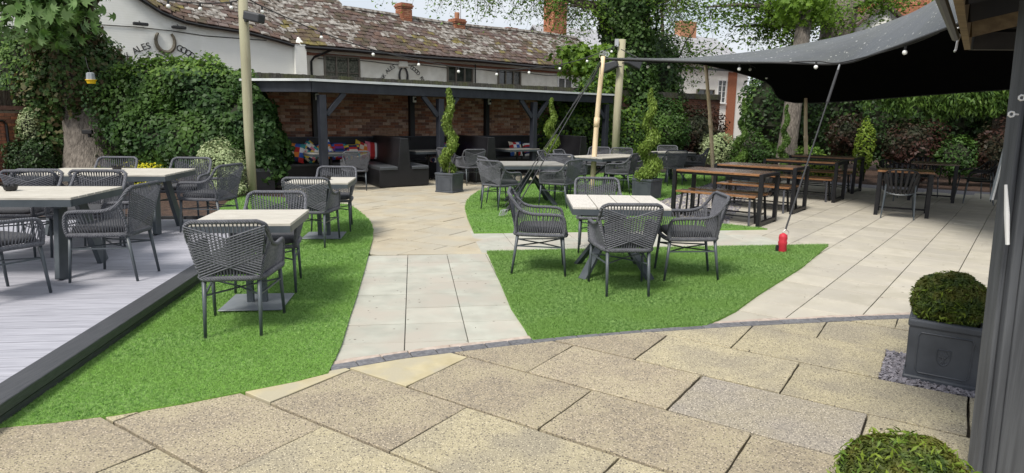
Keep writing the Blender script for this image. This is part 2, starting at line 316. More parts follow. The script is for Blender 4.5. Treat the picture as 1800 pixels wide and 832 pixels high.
def clumps(c, r, k, rc, per, **kw):
    Cs, _ = shell(c, r, k, inner=.5); Ps = []; Ns = []
    for q in Cs: p, nn = shell(q, (rc*random.uniform(.7, 1.3),)*2+(rc*.75,), per, inner=.3, **kw); Ps.append(p); Ns.append(nn)
    return np.concatenate(Ps), np.concatenate(Ns)
def core(mb, c, r, n=10, mi=0):  # dark solid added inside foliage, stands in for its inner shade
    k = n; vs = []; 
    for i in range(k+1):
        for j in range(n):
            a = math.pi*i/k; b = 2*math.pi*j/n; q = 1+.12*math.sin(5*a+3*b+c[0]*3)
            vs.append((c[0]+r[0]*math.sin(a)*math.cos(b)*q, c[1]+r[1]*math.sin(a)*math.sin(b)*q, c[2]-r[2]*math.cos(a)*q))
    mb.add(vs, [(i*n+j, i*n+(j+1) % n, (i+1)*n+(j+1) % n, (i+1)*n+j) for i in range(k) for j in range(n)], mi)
def cloud(lst): return np.concatenate([a for a, b in lst]), np.concatenate([b for a, b in lst])
def shrub(name, label, cat, c, r, n, size, mats, inner=.6, zmin=.02, aspect=.55, group=None, droop=0, corer=.72, extra=None, stems=True, jit=.8):
    """a bush: dark core as painted inner shade, stems and a leafy crown; c is the crown centre"""
    t = thing(name, label, cat, (c[0], c[1], 0), 0, group)
    cc = (0, 0, c[2]); lst = [shell(cc, r, n, inner=inner, zmin=zmin)]
    if extra:
        for ec, er, en in extra: lst.append(shell(ec, er, en, inner=inner, zmin=zmin))
    P, N = cloud(lst); link('foliage', leaf_mesh('foliage', P, N, size, mats, aspect=aspect, droop=droop, jit=jit), t)
    b = MB()
    if corer: 
        core(b, cc, [q*corer for q in r])
        for ec, er, en in (extra or []): core(b, ec, [q*corer for q in er])
    for k in range(4):
        a = k*1.6; b.tube([(.04*math.cos(a), .04*math.sin(a), 0), (r[0]*.3*math.cos(a), r[1]*.3*math.sin(a), c[2])], [.02, .01], 5)
    b.obj('stem_shade_core', 'twig' if corer else 'bark_dark', t)
    return t

# ============================================================ GROUND
def struct(name, o=None): return tag(o, kind='structure')
b = MB(); b.prism([(-160, -40), (160, -40), (160, 220), (-160, 220)], -.6, -.10); struct('ground', b.obj('ground', 'soil'))
b = MB(); b.prism([(-14, 11.6), (-5.2, 12.0), (-5.4, 15.5), (14, 29), (30, 30), (30, 12), (12.2, 13.6), (7.2, 15.6), (6.1, 19), (2, 20), (-5.3, 12.4), (-14, 11)], -.1, -.005)
b = MB(); b.prism([(-16, 9), (30, 9), (30, 32), (-16, 32)], -.1, -.035); struct('', b.obj('planting_bed', 'bark_mulch'))
b = MB(); b.prism([(-2.9, 2.8), (-2.9, -2), (6.5, -2), (16, 14.6), (9.3, 15.9), (6.5, 22), (-1, 20.2), (-6.6, 17.2), (-4.3, 12.6), (-2.5, 11), (-1.2, 4.5)], -.12, -.030); base = b.obj('patio', 'mortar_dark'); struct('', base)
CURB = [(-1.127, 3.88), (-.714, 4.11), (-.11, 4.345), (.49, 4.56), (1.0, 4.705), (1.519, 4.83), (2.0, 4.93), (2.379, 5.0), (2.85, 5.09), (3.4, 5.17), (5.2, 5.38)]
LEFT_LAWN = [(-2.66, 2.95), (-2.589, 3.067), (-2.35, 3.13), (-2.104, 3.221), (-1.8, 3.38), (-1.539, 3.542), (-1.3, 3.69), (-1.135, 3.83), (-1.187, 4.343), (-1.29, 5.0), (-1.387, 5.664), (-1.55, 6.7), (-1.713, 7.681), (-1.83, 8.4), (-1.966, 9.066), (-2.15, 9.75), (-2.391, 10.375), (-2.65, 11.0), (-2.913, 11.557), (-3.6, 12.1), (-5.285, 12.749), (-5.145, 11.646), (-4.776, 10.288), (-3.45, 9.4), (-3.3, 7), (-2.95, 5)]
TRI = [(-.296, 7.604), (.6, 7.76), (2.0, 8.0), (4.122, 8.319), (3.2, 7.0), (2.3, 5.85), (1.9, 5.3), (1.54, 4.9), (1.0, 4.765), (.49, 4.62), (.16, 4.505), (.0, 5.3), (-.15, 6.5)]
BACK = [(-.53, 8.898), (1.5, 9.2), (3.804, 9.557), (3.211, 9.995), (2.579, 10.622), (2.394, 11.329), (2.584, 12.255), (3.031, 12.991), (3.745, 14.264), (5.101, 16.705), (6.1, 18.3), (5.026, 19.8), (2.4, 19.0), (.9, 17.4), (-.29, 15.585), (-.72, 14.2), (-.84, 13.244), (-.88, 12.3), (-.84, 11.4), (-.72, 10.3)]
# -- front patio of pebbled flags laid in running courses
fl = tag(link('front_patio', None), kind='structure')
def loc2w(u, v, th): return rot2((u, v), th)
names = ['flag_brown', 'flag_yellow', 'flag_grey']
pick = {(0, 0): 'flag_yellow', (1, 0): 'flag_brown', (2, 0): 'flag_brown', (3, 0): 'flag_smooth'}
def flagmat(u, k):
    if k >= 3: return 'flag_brown' if k == 3 and u < -2.4 else 'flag_yellow'
    if k == 2: return 'flag_brown' if u < -1.5 else ('flag_grey' if u < -.6 else 'flag_yellow')
    if k == 1: return 'flag_smooth' if u < -3.2 else 'flag_brown'
    if k == 0: return 'flag_smooth' if u < -3.4 else ('flag_brown' if u < -2.5 else 'flag_yellow')
    if k == -1: return 'flag_yellow' if u < -3.8 or u > -2.8 else 'flag_brown'
    return 'flag_yellow' if (k+int(u*1.1)) % 3 else 'flag_brown'
for k in range(-6, 9):
    v0 = 2.065+.612*k; off = -1.17 if k % 2 == 0 else -1.635
    for j in range(-6, 9):
        u0 = off+.926*j; g = .006
        dj = lambda: random.uniform(-.004, .004)
        gv = .010; cs4 = [(u0+g+dj(), v0+gv+dj()*.5), (u0+.926-g+dj(), v0+gv+dj()*.5), (u0+.926-g+dj(), v0+.612-gv), (u0+g+dj(), v0+.612-gv)]; pl = []
        for q_ in range(4):
            a4, b4 = cs4[q_], cs4[(q_+1) % 4]; nseg = 9
            for w4 in range(nseg): pl.append((a4[0]+(b4[0]-a4[0])*w4/nseg+random.uniform(-.0022, .0022), a4[1]+(b4[1]-a4[1])*w4/nseg+random.uniform(-.0018, .0018)))
        poly = [loc2w(u, v, -34.06) for u, v in pl]
        # leave the slate bed round the planter open
        cx = sum(p[0] for p in poly)/len(poly); cy = sum(p[1] for p in poly)/len(poly)
        if cy < .9 or cy > 6.5 or cx > 4.6 or cx < -4: continue
        if k == 4 and u0 > -.4 and u0 < .1:
            poly = [loc2w(u, v, -34.06) for u, v in ((.33, v0+.007), (u0+.919, v0+.007), (u0+.919, v0+.605), (.33, v0+.605))] if False else None
        if poly is None: continue
        for i in range(len(CURB)-1):
            if poly: poly = clip(poly, CURB[i+1], CURB[i])
        # left edge: lawn runs to the deck
        if poly and cx < -.9:
            pass
        if not poly or area(poly) < .004: continue
        m_ = flagmat(u0, k)
        mb = MB(); h = .012+random.uniform(-.002, .002); mb.prism(poly, -.05, h, bev=.003); mb.obj('paving_flag', m_, fl)
# slate chippings bed
SB = [(2.36, 4.12), (3.25, 3.45), (2.95, 3.1), (2.06, 3.85)]
SB = [loc2w(u, v, -34.06) for u, v in ((-.245, 4.52), (.9, 4.52), (.9, 5.12), (-.245, 5.12))]
b = MB()
for i in range(5200):
    u = random.uniform(-.245, .68); v = random.uniform(4.52, 5.12); p = loc2w(u, v, -34.06)
    b.box((p[0], p[1], random.uniform(-.012, .016)), (random.uniform(.014, .04), random.uniform(.008, .02), .005), (random.uniform(-.6, .6), random.uniform(-.6, .6), random.uniform(0, 3)))
tag(b.obj('slate_chippings', 'slate_chip'), 'grey mauve slate chippings around the crested planter', 'slate chippings', kind='stuff')
# -- curb of dark blocks and the mortar strip behind it
cb = tag(link('block_kerb', None), kind='structure')
def arc(pts, step):
    out = [Vector(pts[0])]; acc = 0
    P_ = [Vector(p) for p in pts]
    dense = []
    for i in range(len(P_)-1):
        for t in range(40): dense.append(P_[i].lerp(P_[i+1], t/40))
    dense.append(P_[-1]); out = [dense[0]]
    for p in dense:
        if (p-out[-1]).length >= step: out.append(p)
    return out
AR = arc(CURB, .168)
for i in range(len(AR)-1):
    a, q = AR[i], AR[i+1]; d = (q-a).normalized(); nn = Vector((-d.y, d.x)); a_ = a+d*.003; q_ = q-d*.003
    mb = MB(); mb.prism([tuple(a_), tuple(q_), tuple(q_+nn*.098), tuple(a_+nn*.098)], -.03, .014+random.uniform(-.002, .002), bev=.003); mb.obj('kerb_block', 'curb', cb)
b = MB()
for i in range(len(AR)-1):
    a, q = AR[i], AR[i+1]; d = (q-a).normalized(); nn = Vector((-d.y, d.x)); e1, e2 = .165+.012*math.sin(i*1.7), .165+.012*math.sin((i+1)*1.7)
    b.prism([tuple(a+nn*.098), tuple(q+nn*.098), tuple(q+nn*e2), tuple(a+nn*e1)], -.03, .006)
b.obj('mortar_strip', 'pink_mortar', cb)
# -- paths of small square slabs
CURBX = [(-1.9, 3.44)]+CURB
def curby(x):
    for i in range(len(CURBX)-1):
        if CURBX[i][0] <= x <= CURBX[i+1][0]: t = (x-CURBX[i][0])/(CURBX[i+1][0]-CURBX[i][0]); return CURBX[i][1]*(1-t)+CURBX[i+1][1]*t, i
    return None, None
def slabs(parent, th, u0, du, v0, dv, nu, nv, test, mname, name='paving_slab', stag=0, limit=300, g=.003, gv=.006):
    lst = []
    for j in range(nv):
        for i in range(nu):
            ua = u0+du*i+(stag if j % 2 else 0); va = v0+dv*j
            poly = [loc2w(u, v, th) for u, v in ((ua+g, va+gv), (ua+du-g, va+gv), (ua+du-g, va+dv-gv), (ua+g, va+dv-gv))]
            cx = sum(p[0] for p in poly)/4; cy = sum(p[1] for p in poly)/4
            if not any(test(*p) for p in poly): continue
            yy, ii = curby(cx)
            if yy is not None and any(curby(p[0])[0] is not None and p[1] < curby(p[0])[0]+.165 for p in poly):
                a, q = Vector(CURBX[ii]), Vector(CURBX[ii+1]); nn = Vector((-(q-a).y, (q-a).x)).normalized()*.165
                poly = clip(poly, tuple(a+nn), tuple(q+nn))
                if not poly or area(poly) < .003: continue
            lst.append((Vector((cx, cy)).length, poly))
    lst.sort(key=lambda a: a[0])
    for _, poly in lst[:limit]:
        mb = MB(); mb.prism(poly, -.03, random.uniform(-.0015, .0015), bev=.003); mb.obj(name, mname, parent)
    if lst[limit:]:
        mb = MB()
        for _, poly in lst[limit:]: mb.prism(poly, -.03, random.uniform(-.0015, .0015))
        o = mb.obj(name+'s', mname, parent); o['kind'] = 'stuff'
PATH = [(-1.3, 3.9), (-1.0, 3.95), (.2, 4.45), (.02, 5.3), (-.2, 7.5), (-1.68, 7.66), (-1.55, 6.3)]
pt = tag(link('garden_path', None), kind='structure')
slabs(pt, 8.67, -.535-.455*3, .455, 4.52-.43*3, .43, 9, 10, lambda x, y: inpoly(x, y, [(-1.45, 3.6), (.5, 3.9), (.1, 7.62), (-1.78, 7.46), (-1.5, 5)]) , 'slab')
sp = tag(link('side_path', None), kind='structure')
def side(x, y): return x > -.36-.05*(y-8) and 7.5+.16*x-.15 < y < 8.95+.16*x+.15 and x < 3.4
slabs(sp, 9.2, .86, .45, 7.56, .45, 9, 4, side, 'slab')
# -- round area of riven sandstone, laid diagonally
sa = tag(link('sandstone_patio', None), kind='structure')
SAND = [(-1.75, 7.43), (-.95, 7.4), (-.1, 7.58), (-.36, 8.9), (-.4, 9.5), (1.2, 19.8), (-6.6, 17.3), (-3.2, 12.4), (-1.9, 9.5)]
def sand_ok(x, y): return inpoly(x, y, SAND)
lst = []
v = 0; row = 0; th = -30
vv = -2.0
while vv < 22:
    dv = [.45, .6, .3, .6, .45][row % 5]; uu = -16+random.random()
    while uu < 12:
        du = random.choice([.45, .6, .75, .9, .6]); g = .0075
        poly = [loc2w(u, v_, th) for u, v_ in ((uu+g, vv+g), (uu+du-g, vv+g), (uu+du-g, vv+dv-g), (uu+g, vv+dv-g))]; uu += du
        cx = sum(p[0] for p in poly)/4; cy = sum(p[1] for p in poly)/4
        if not any(sand_ok(*p) for p in poly): continue
        if cy < 8.5: poly = clip(poly, (-1.8, 7.40), (0, 7.60))
        if poly and cx > -.7 and cy < 9.4: poly = clip(poly, (-.25, 7.3), (-.40, 8.95))
        if not poly or area(poly) < .01: continue
        lst.append((cy, poly))
    vv += dv; row += 1
lst.sort(key=lambda a: a[0])
for _, poly in lst[:300]:
    mb = MB(); mb.prism(poly, -.03, random.uniform(-.003, .003), bev=.004); mb.obj('paving_stone', 'sandstone', sa)
mb = MB()
for _, poly in lst[300:]: mb.prism(poly, -.03, random.uniform(-.003, .003))
if lst[300:]: o = mb.obj('paving_stones', 'sandstone', sa); o['kind'] = 'stuff'
# -- large terrace on the right
rp = tag(link('terrace', None), kind='structure')
TER = [(1.5, 4.9), (5.2, 5.3), (12.5, 13.7), (8.8, 15.6), (7.6, 17.2), (5.5, 14.8), (3.05, 12.6), (2.5, 10.5), (3.9, 9.6), (3.2, 9.25), (3.3, 8.3), (4.1, 8.3), (2.3, 5.85)]
slabs(rp, 51.51, 4.51, .45, .02-.4725*10, .4725, 34, 22, lambda x, y: inpoly(x, y, TER), 'slab_right', stag=.0, g=.007, gv=.004)
b = MB(); b.prism([(8.2, 16.6), (9.3, 15.3), (13, 13.2), (13.6, 13.9), (9.8, 16.2), (8.4, 17.6)], -.03, .001); gs = b.obj('gravel_strip', 'slate_chip'); tag(gs, kind='structure')
b = MB(); b.prism([(2.35, 10.7), (2.6, 10.55), (3.3, 9.9), (5.5, 14.8), (6.3, 16.5), (5.1, 16.8), (3.0, 13.0), (2.5, 12.2), (2.3, 11.3)], -.03, -.004)
tag(b.obj('gravel_bed', 'slate_chip'), kind='structure')
b = MB()
for i in range(6000):
    x, y = random.uniform(2.2, 6.2), random.uniform(9.9, 16.8)
    if inpoly(x, y, [(2.35, 10.7), (2.6, 10.55), (3.3, 9.9), (5.5, 14.8), (6.3, 16.5), (5.1, 16.8), (3.0, 13.0), (2.5, 12.2)]): b.box((x, y, .003), (random.uniform(.03, .06), random.uniform(.02, .04), .012), (random.uniform(-.5, .5), random.uniform(-.5, .5), random.uniform(0, 3)))
tag(b.obj('gravel', 'slate_chip'), 'grey slate gravel between the back lawn and the picnic tables', 'gravel', kind='stuff')
# -- lawns of artificial grass
def lawn(poly, n, name, label, zt=.030, hb=.015, wb=.0046):
    mb = MB(); mb.prism(poly, -.03, zt-.012); o = mb.obj(name, 'grass_base'); o['kind'] = 'structure'
    xs = [p[0] for p in poly]; ys = [p[1] for p in poly]; pts = []
    # rejection sampling, denser near the camera
    A_ = np.array(poly); 
    X = rng.uniform(min(xs), max(xs), n*4); Y = rng.uniform(min(ys), max(ys), n*4); keep = np.zeros(len(X), bool); j = len(A_)-1
    for i in range(len(A_)):
        a, q = A_[i], A_[j]; cond = ((a[1] > Y) != (q[1] > Y)) & (X < (q[0]-a[0])*(Y-a[1])/((q[1]-a[1]) or 1e-9)+a[0]); keep ^= cond; j = i
    X, Y = X[keep], Y[keep]; w_ = np.minimum(1, (min(ys)/Y)**1.6); k = rng.uniform(0, 1, len(X)) < w_; X, Y = X[k][:n], Y[k][:n]; m_ = len(X)
    sc = np.clip(Y/4.5, .8, 3.0); a = rng.uniform(0, 2*math.pi, m_); ln = rng.normal(0, .8, (m_, 2)); h = hb*rng.uniform(.6, 1.25, m_)*np.clip(sc, .8, 1.5)
    wx, wy = np.cos(a)*wb*sc/2, np.sin(a)*wb*sc/2; z0 = np.full(m_, zt-.012)
    V = np.stack([np.stack([X-wx, Y-wy, z0], 1), np.stack([X+wx, Y+wy, z0], 1), np.stack([X+ln[:, 0]*h, Y+ln[:, 1]*h, z0+h], 1)], 1).reshape(-1, 3)
    me = bpy.data.meshes.new('grass'); me.vertices.add(len(V)); me.vertices.foreach_set('co', V.astype(np.float32).ravel())
    me.loops.add(len(V)); me.loops.foreach_set('vertex_index', np.arange(len(V), dtype=np.int32)); me.polygons.add(m_)
    me.polygons.foreach_set('loop_start', (np.arange(m_)*3).astype(np.int32)); me.polygons.foreach_set('loop_total', np.full(m_, 3, np.int32)); me.materials.append(M['grass']); me.update(calc_edges=True)
    g_ = link('grass', me); tag(g_, label, 'grass', kind='stuff')
lawn(LEFT_LAWN, 380000, 'left_lawn', 'bright green artificial grass between the deck and the path')
lawn(TRI, 260000, 'middle_lawn', 'bright green artificial grass under the four chair table')
lawn(BACK, 110000, 'back_lawn', 'green artificial grass under the far tables')
# -- deck
DK = .12
dk = thing('deck', 'raised pale grey deck with charcoal edge boards on the left', 'deck')
th = 6.8
def deckline(y): return -3.083+(y-5.642)*(-.118)      # inner edge of the charcoal border
items = []
for j in range(48):
    v0 = 2.2+.148*j    # along edge direction
    e = Vector((-.1178, .993)); p0 = Vector((-3.083, 5.642))+e*(v0-5.642)
    c = p0+Vector((-math.cos(R(th)), -math.sin(R(th))))*2.6
    if p0.y > 9.75: break
    items.append(((c.x, c.y, DK-.012), (5.2, .142, .024), Matrix.Rotation(R(th), 3, 'Z'), 'deck'))
pieces(dk, 'deck_board', items)
e = Vector((-.1178, .993, 0)); nn = Vector((.993, .1178, 0)); q0 = Vector((-3.083, 5.642, 0))-e*3.6; q1 = Vector((-3.083, 5.642, 0))+e*3.9
b = MB(); b.beam(q0+nn*.078+Vector((0, 0, DK-.008)), q1+nn*.078+Vector((0, 0, DK-.008)), .148, .026); sharp(b.obj('edge_board', 'deck_edge', dk))
b = MB(); b.beam(q0+nn*.172+Vector((0, 0, DK-.020)), q1+nn*.172+Vector((0, 0, DK-.020)), .034, .062); sharp(b.obj('edge_board', 'deck_edge', dk))
b = MB(); b.beam(q0+nn*.165+Vector((0, 0, .028)), q1+nn*.165+Vector((0, 0, .028)), .02, .062); b.obj('fascia_board', 'deck_edge', dk)
b = MB(); b.beam(q1+nn*.18+Vector((0, 0, .06)), q1-nn*5.2+Vector((0, 0, .06)), .03, .12); b.obj('fascia_board', 'deck_edge', dk)

# ============================================================ BRICK WALL, PERGOLA, BOOTHS
W0 = Vector((-5.3, 15.6, 0)); WD = 36
wu = Vector((math.cos(R(WD)), math.sin(R(WD)), 0)); wn = Vector((math.sin(R(WD)), -math.cos(R(WD)), 0))
def WP(u, n, z=0): return W0+wu*u+wn*n+Vector((0, 0, z))
WQ = Matrix.Rotation(R(WD), 3, 'Z')
def brickwall(t, u0, u1, z0, z1, P, Q, n_off, mats, bl=.225, bh=.075, dz=.01, thick=.03, limit=300, fn=None):
    items = []; k = 0; z = z0
    while z+bh <= z1+.001:
        u = u0-(bl/2 if k % 2 else 0)
        while u < u1:
            a, bb = max(u, u0), min(u+bl, u1)
            if bb-a > .05:
                c = P((a+bb)/2, n_off+random.uniform(-.004, .004), z+bh/2)
                if fn is None or fn((a+bb)/2, z): items.append((c, (bb-a-dz, thick, bh-dz), Q, random.choice(mats)))
            u += bl
        z += bh; k += 1
    pieces(t, 'brick', items, limit, 'bricks')
wl = thing('brick_wall', 'old mottled brick wall with mossy coping behind the pergola booths', 'wall')
b = MB(); b.box(WP(7.5, -.15, 1.2), (17.4, .26, 2.4), WQ); b.obj('mortar_bed', 'mortar', wl)
brickwall(wl, -1.1, 9.6, .98, 2.34, WP, WQ, -.012, ['brick0', 'brick1', 'brick2', 'brick3', 'brick4', 'brick1'])
brickwall(wl, 9.6, 16.2, .3, 2.34, WP, WQ, -.012, ['brick0', 'brick2', 'brick0'], limit=0)
items = [(WP(-1.15+.085*i, -.14, 2.43+random.uniform(-.008, .008)), (.077, .40, .19), WQ, 'coping') for i in range(204)]
pieces(wl, 'coping_brick', items)

PD = 42; C0 = Vector((-4.13, 14.0, -.055)); pu = Vector((math.cos(R(PD)), math.sin(R(PD)), 0)); pn = Vector((math.sin(R(PD)), -math.cos(R(PD)), 0))
def PP(u, n, z=0): return C0+pu*u+pn*n+Vector((0, 0, z))
PQ = Matrix.Rotation(R(PD), 3, 'Z')
pg = thing('pergola', 'long dark timber shelter with pale roof edge over the booth seats', 'shelter')
for u in (.08, 3.15, 6.3, 9.35):
    b = MB(); b.box(PP(u, 0, 1.035), (.15, .15, 2.07), PQ); sharp(b.obj('post', 'pergola', pg), .006)
    for s_ in ((1,) if u < 1 else ((-1,) if u > 9 else (-1, 1))):
        b = MB(); b.beam(PP(u+s_*.09, .02, 1.66), PP(u+s_*.52, .02, 2.12), .07, .11); sharp(b.obj('brace', 'pergola', pg), .005)
b = MB(); b.box(PP(4.72, .03, 2.225), (9.75, .1, .22), PQ); sharp(b.obj('fascia_beam', 'pergola', pg), .006)
LE = Vector((-5.75, 14.22, -.055))
b = MB(); b.beam(PP(-.13, .03, 2.225), LE+Vector((0, 0, 2.225)), .09, .22); sharp(b.obj('fascia_beam', 'pergola', pg), .006)
wl0 = WP(-1.3, .05); wl1 = WP(9.3, .05)
roof = [tuple(PP(-.2, .12)[:2]), tuple(PP(9.7, .12)[:2]), tuple(wl1[:2]), tuple(wl0[:2]), tuple((LE+Vector((-.05, -.1, 0)))[:2])]
b = MB(); b.prism(roof, 2.29, 2.32, 0); b.obj('roof_deck', 'felt', pg)
b = MB(); b.beam(PP(-.23, .135, 2.362), PP(9.75, .135, 2.362), .035, .05); b.beam(PP(-.23, .135, 2.362), LE+Vector((-.05, -.13, 2.362)), .035, .05); b.obj('roof_trim', 'roof_edge', pg)
for i in range(12):
    u = .6+i*.8; a = PP(u, 0, 2.30); q = a-pn*1.95-pu*.3; b = MB(); b.beam(a, q, .05, .09); b.obj('rafter', 'pergola', pg)
for u in (.6, 3.18, 5.55, 8.0):
    b = MB(); b.box(WP(u, .07, 1.65), (.13, .12, 1.35), WQ); b.obj('wall_post', 'booth', pg)
b = MB(); b.box(WP(4.2, .07, 2.22), (11.4, .1, .16), WQ); b.obj('wall_plate', 'booth', pg)
for i, u in enumerate((.63, 3.22, 5.58)):
    t = thing('wall_light', ['small white wall light on leftmost inner shelter post', 'small white wall light on middle inner shelter post', 'small white wall light on inner post right of the potted spiral'][i], 'wall light', WP(u, .17, 2.02), R(WD), 'white wall lights in the shelter')
    b = MB(); b.box((0, 0, 0), (.09, .05, .15)); sharp(b.obj('housing', 'white', t), .01)
    b = MB(); b.lathe([(.03, 0), (.035, .04), (.02, .06)], 10, (0, -.05, -.02)); b.obj('lens', 'black', t)
t = thing('patio_heater', 'slim grey electric heater hung under the shelter roof', 'heater', WP(6.9, .9, 2.13), R(WD))
b = MB(); b.box((0, 0, 0), (.7, .12, .06)); sharp(b.obj('housing', 'steel', t), .01); b = MB(); b.box((-.2, 0, .06), (.03, .03, .08)); b.box((.2, 0, .06), (.03, .03, .08)); b.obj('bracket', 'black', t)
# booths
def booth_block(label, u0, u1, nf):
    t = thing('booth_divider', label, 'booth seat', WP(u0, 0), R(WD), 'back to back booth seats under the shelter'); L = u1-u0; m_ = L/2
    prof = [(0, .02), (0, .40), (m_-.16, .40), (m_-.10, 1.1), (m_+.10, 1.1), (m_+.16, .40), (L, .40), (L, .02)]
    SK = .35; vs = [(x+SK, -.0, z) for x, z in prof]+[(x, -nf, z) for x, z in prof]; n = len(prof)
    b = MB(); b.add(vs, [tuple(range(n)), tuple(range(n, 2*n))[::-1]]+[(i, n+i, n+(i+1) % n, (i+1) % n) for i in range(n)]); sharp(b.obj('bench_body', 'booth', t), .008)
    for a, q in ((.01, m_-.18), (m_+.18, L-.01)):
        b = MB(); y1_, y0_ = -nf-.02, -.5; s0_, s1_ = SK*(1+y1_/nf), SK*(1+y0_/nf); b.prism([(a+s1_, y0_), (a+s0_, y1_), (q+s0_, y1_), (q+s1_, y0_)], .402, .472, bev=.02); b.obj('seat_pad', 'booth_seat', t)
    return t
booth_block('black booth seat back to back, nearest, left of the shelter', 1.22, 2.46, 2.3)
booth_block('black booth seat back to back behind the potted spiral bush', 3.75, 4.75, 2.25)
booth_block('black booth seat back to back at the far right of the shelter', 6.95, 7.95, 2.1)
t = thing('wall_bench', 'long black bench with back panel along the shelter wall', 'bench', WP(0, 0), R(WD))
b = MB(); b.box((3.6, -.28, .2), (10.4, .52, .4)); b.obj('bench_body', 'booth', t); b = MB(); b.box((3.6, -.06, .72), (10.6, .09, .68)); b.obj('back_panel', 'booth', t)
b = MB(); b.box((3.6, -.09, 1.06), (10.6, .16, .03)); b.obj('ledge', 'pergola', t)
for i in range(9):
    b = MB(); b.box((-1.0+i*1.15, -.30, .435), (1.12, .5, .07)); sharp(b.obj('seat_pad', 'booth_seat', t), .02, 2)
b = MB(); b.box((-1.15, -.95, .2), (.6, 1.2, .4)); b.obj('bench_body', 'booth', t); b = MB(); b.box((-1.15, -.95, .435), (.6, 1.2, .07)); b.obj('seat_pad', 'booth_seat', t)
# patterned cushions
def cushion(label, pos, size, rz, tilt, cols, seed, roll=0):
    random.seed(seed); o_ = MB(); n = 8; s_ = size/2; vs = []
    def H(i, j): x, y = i/n*2-1, j/n*2-1; return .075*max(0, (1-x**4)*(1-y**4))**.5
    def XY(i, j): x, y = i/n*2-1, j/n*2-1; q = 1-.09*(1-x*x)*(abs(y) > .9)-.09*(1-y*y)*(abs(x) > .9); return x*s_*q, y*s_*q
    for sgn in (1, -1):
        vs = [(XY(i, j)[0], sgn*H(i, j), XY(i, j)[1]) for i in range(n+1) for j in range(n+1)]
        for i in range(n):
            for j in range(n):
                k = i*(n+1)+j; f = (k, k+1, k+n+2, k+n+1)
                if sgn > 0: f = f[::-1]
                if seed % 3 == 0: ci = (i//2*3+j//2*5) % len(cols)
                elif seed % 3 == 1: ci = ((i+j)//2+(i-j)//2*2) % len(cols)
                else: ci = int(math.hypot(i-3.5, j-1)*1.1) % len(cols)
                o_.add([vs[q] for q in f], [(0, 1, 2, 3)], ci)
    random.seed(7+seed); o = o_.obj('scatter_cushion', cols); o.location = pos; o.rotation_euler = (R(tilt), R(roll), R(rz)); tag(o, label, 'cushion', 'patterned scatter cushions on the booth seats'); return o
cushion('spotted red and blue cushion, leftmost on the booth bench', WP(-.06, .46, .73), .47, WD-25, -18, ['c_blue', 'c_cream', 'c_red', 'c_teal', 'c_orange', 'c_white', 'c_navy'], 3, 8)
cushion('harlequin diamond cushion second from left on booth bench', WP(.32, .42, .73), .46, WD-22, -16, ['c_cream', 'c_navy', 'c_pink', 'c_teal', 'c_yellow', 'c_white'], 4, 38)
cushion('cream and blue cushion leaning just left of the corner post', WP(.66, .40, .73), .46, WD-15, -16, ['c_cream', 'c_orange', 'c_blue', 'c_white'], 5, -22)
cushion('purple sunburst cushion just right of the corner post', WP(1.04, .36, .73), .44, WD, -14, ['c_purple', 'c_red', 'c_blue', 'c_navy'], 8, 0)
cushion('rainbow arch cushion in the middle of the booth row', WP(1.36, .46, .71), .42, WD, -20, ['c_navy', 'c_yellow', 'c_teal', 'c_cream', 'c_red'], 11, 0)
cushion('orange and cream cushion beside the rainbow arch cushion', WP(1.64, .38, .74), .44, WD, -15, ['c_orange', 'c_cream', 'c_red', 'c_yellow'], 6, 20)
cushion('pink and blue dotted cushion against the nearest booth divider', WP(1.94, .42, .73), .46, WD-6, -14, ['c_pink', 'c_white', 'c_blue', 'c_red', 'c_teal'], 9, 5)
cushion('purple cushion seen behind the spiral bush', WP(4.1, .38, .72), .40, WD, -14, ['c_purple', 'c_red', 'c_blue'], 7, 0)
cushion('striped navy cushion lying on second booth seat', WP(3.35, 1.0, .53), .40, WD, -80, ['c_navy', 'c_cream', 'c_pink', 'c_white'], 10, 0)
cushion('zigzag red and blue cushion left in the third booth', WP(6.35, .40, .70), .44, WD, -18, ['c_blue', 'c_white', 'c_red', 'c_cream'], 12, 0)
cushion('zigzag white and blue cushion right in the third booth', WP(6.85, .40, .68), .44, WD, -26, ['c_white', 'c_navy', 'c_red'], 13, 0)

# ============================================================ THE PUB
BD = 41; B0 = Vector((-7.89, 24, 0)); bu = Vector((math.cos(R(BD)), math.sin(R(BD)), 0)); bk = Vector((-math.sin(R(BD)), math.cos(R(BD)), 0))
def BP(s_, n, z=0): return B0+bu*s_+bk*n+Vector((0, 0, z))      # n backwards
BQ = Matrix.Rotation(R(BD), 3, 'Z')
pub = thing('pub_building', 'long cream whitewashed pub with a mossy tiled roof behind the wall', 'building')
EZ = 4.05
def leftz(s_):     # eave height of the left wing, s<0
    a = -s_
    pts = [(0, 4.02), (.4, 4.12), (1.6, 4.33), (3.0, 4.42), (3.7, 4.5), (4.3, 4.72), (5.0, 5.15), (5.8, 5.9), (7, 7.2), (9, 9)]
    for i in range(len(pts)-1):
        if pts[i][0] <= a <= pts[i+1][0]: t = (a-pts[i][0])/(pts[i+1][0]-pts[i][0]); return pts[i][1]*(1-t)+pts[i+1][1]*t
    return pts[-1][1]
b = MB(); b.box(BP(8.35, 2.7, EZ/2-.06), (16.3, 5.4, EZ-.12), BQ); b.obj('wall', 'whitewash', pub)
b = MB(); sx = [-12+.4*i for i in range(31)]
top = [(s_, leftz(s_)-.06) for s_ in sx]; vs = []; n = len(sx)
for s_, z in top: vs += [BP(s_, -.12, 0), BP(s_, -.12, z), BP(s_, 5.4, z), BP(s_, 5.4, 0)]
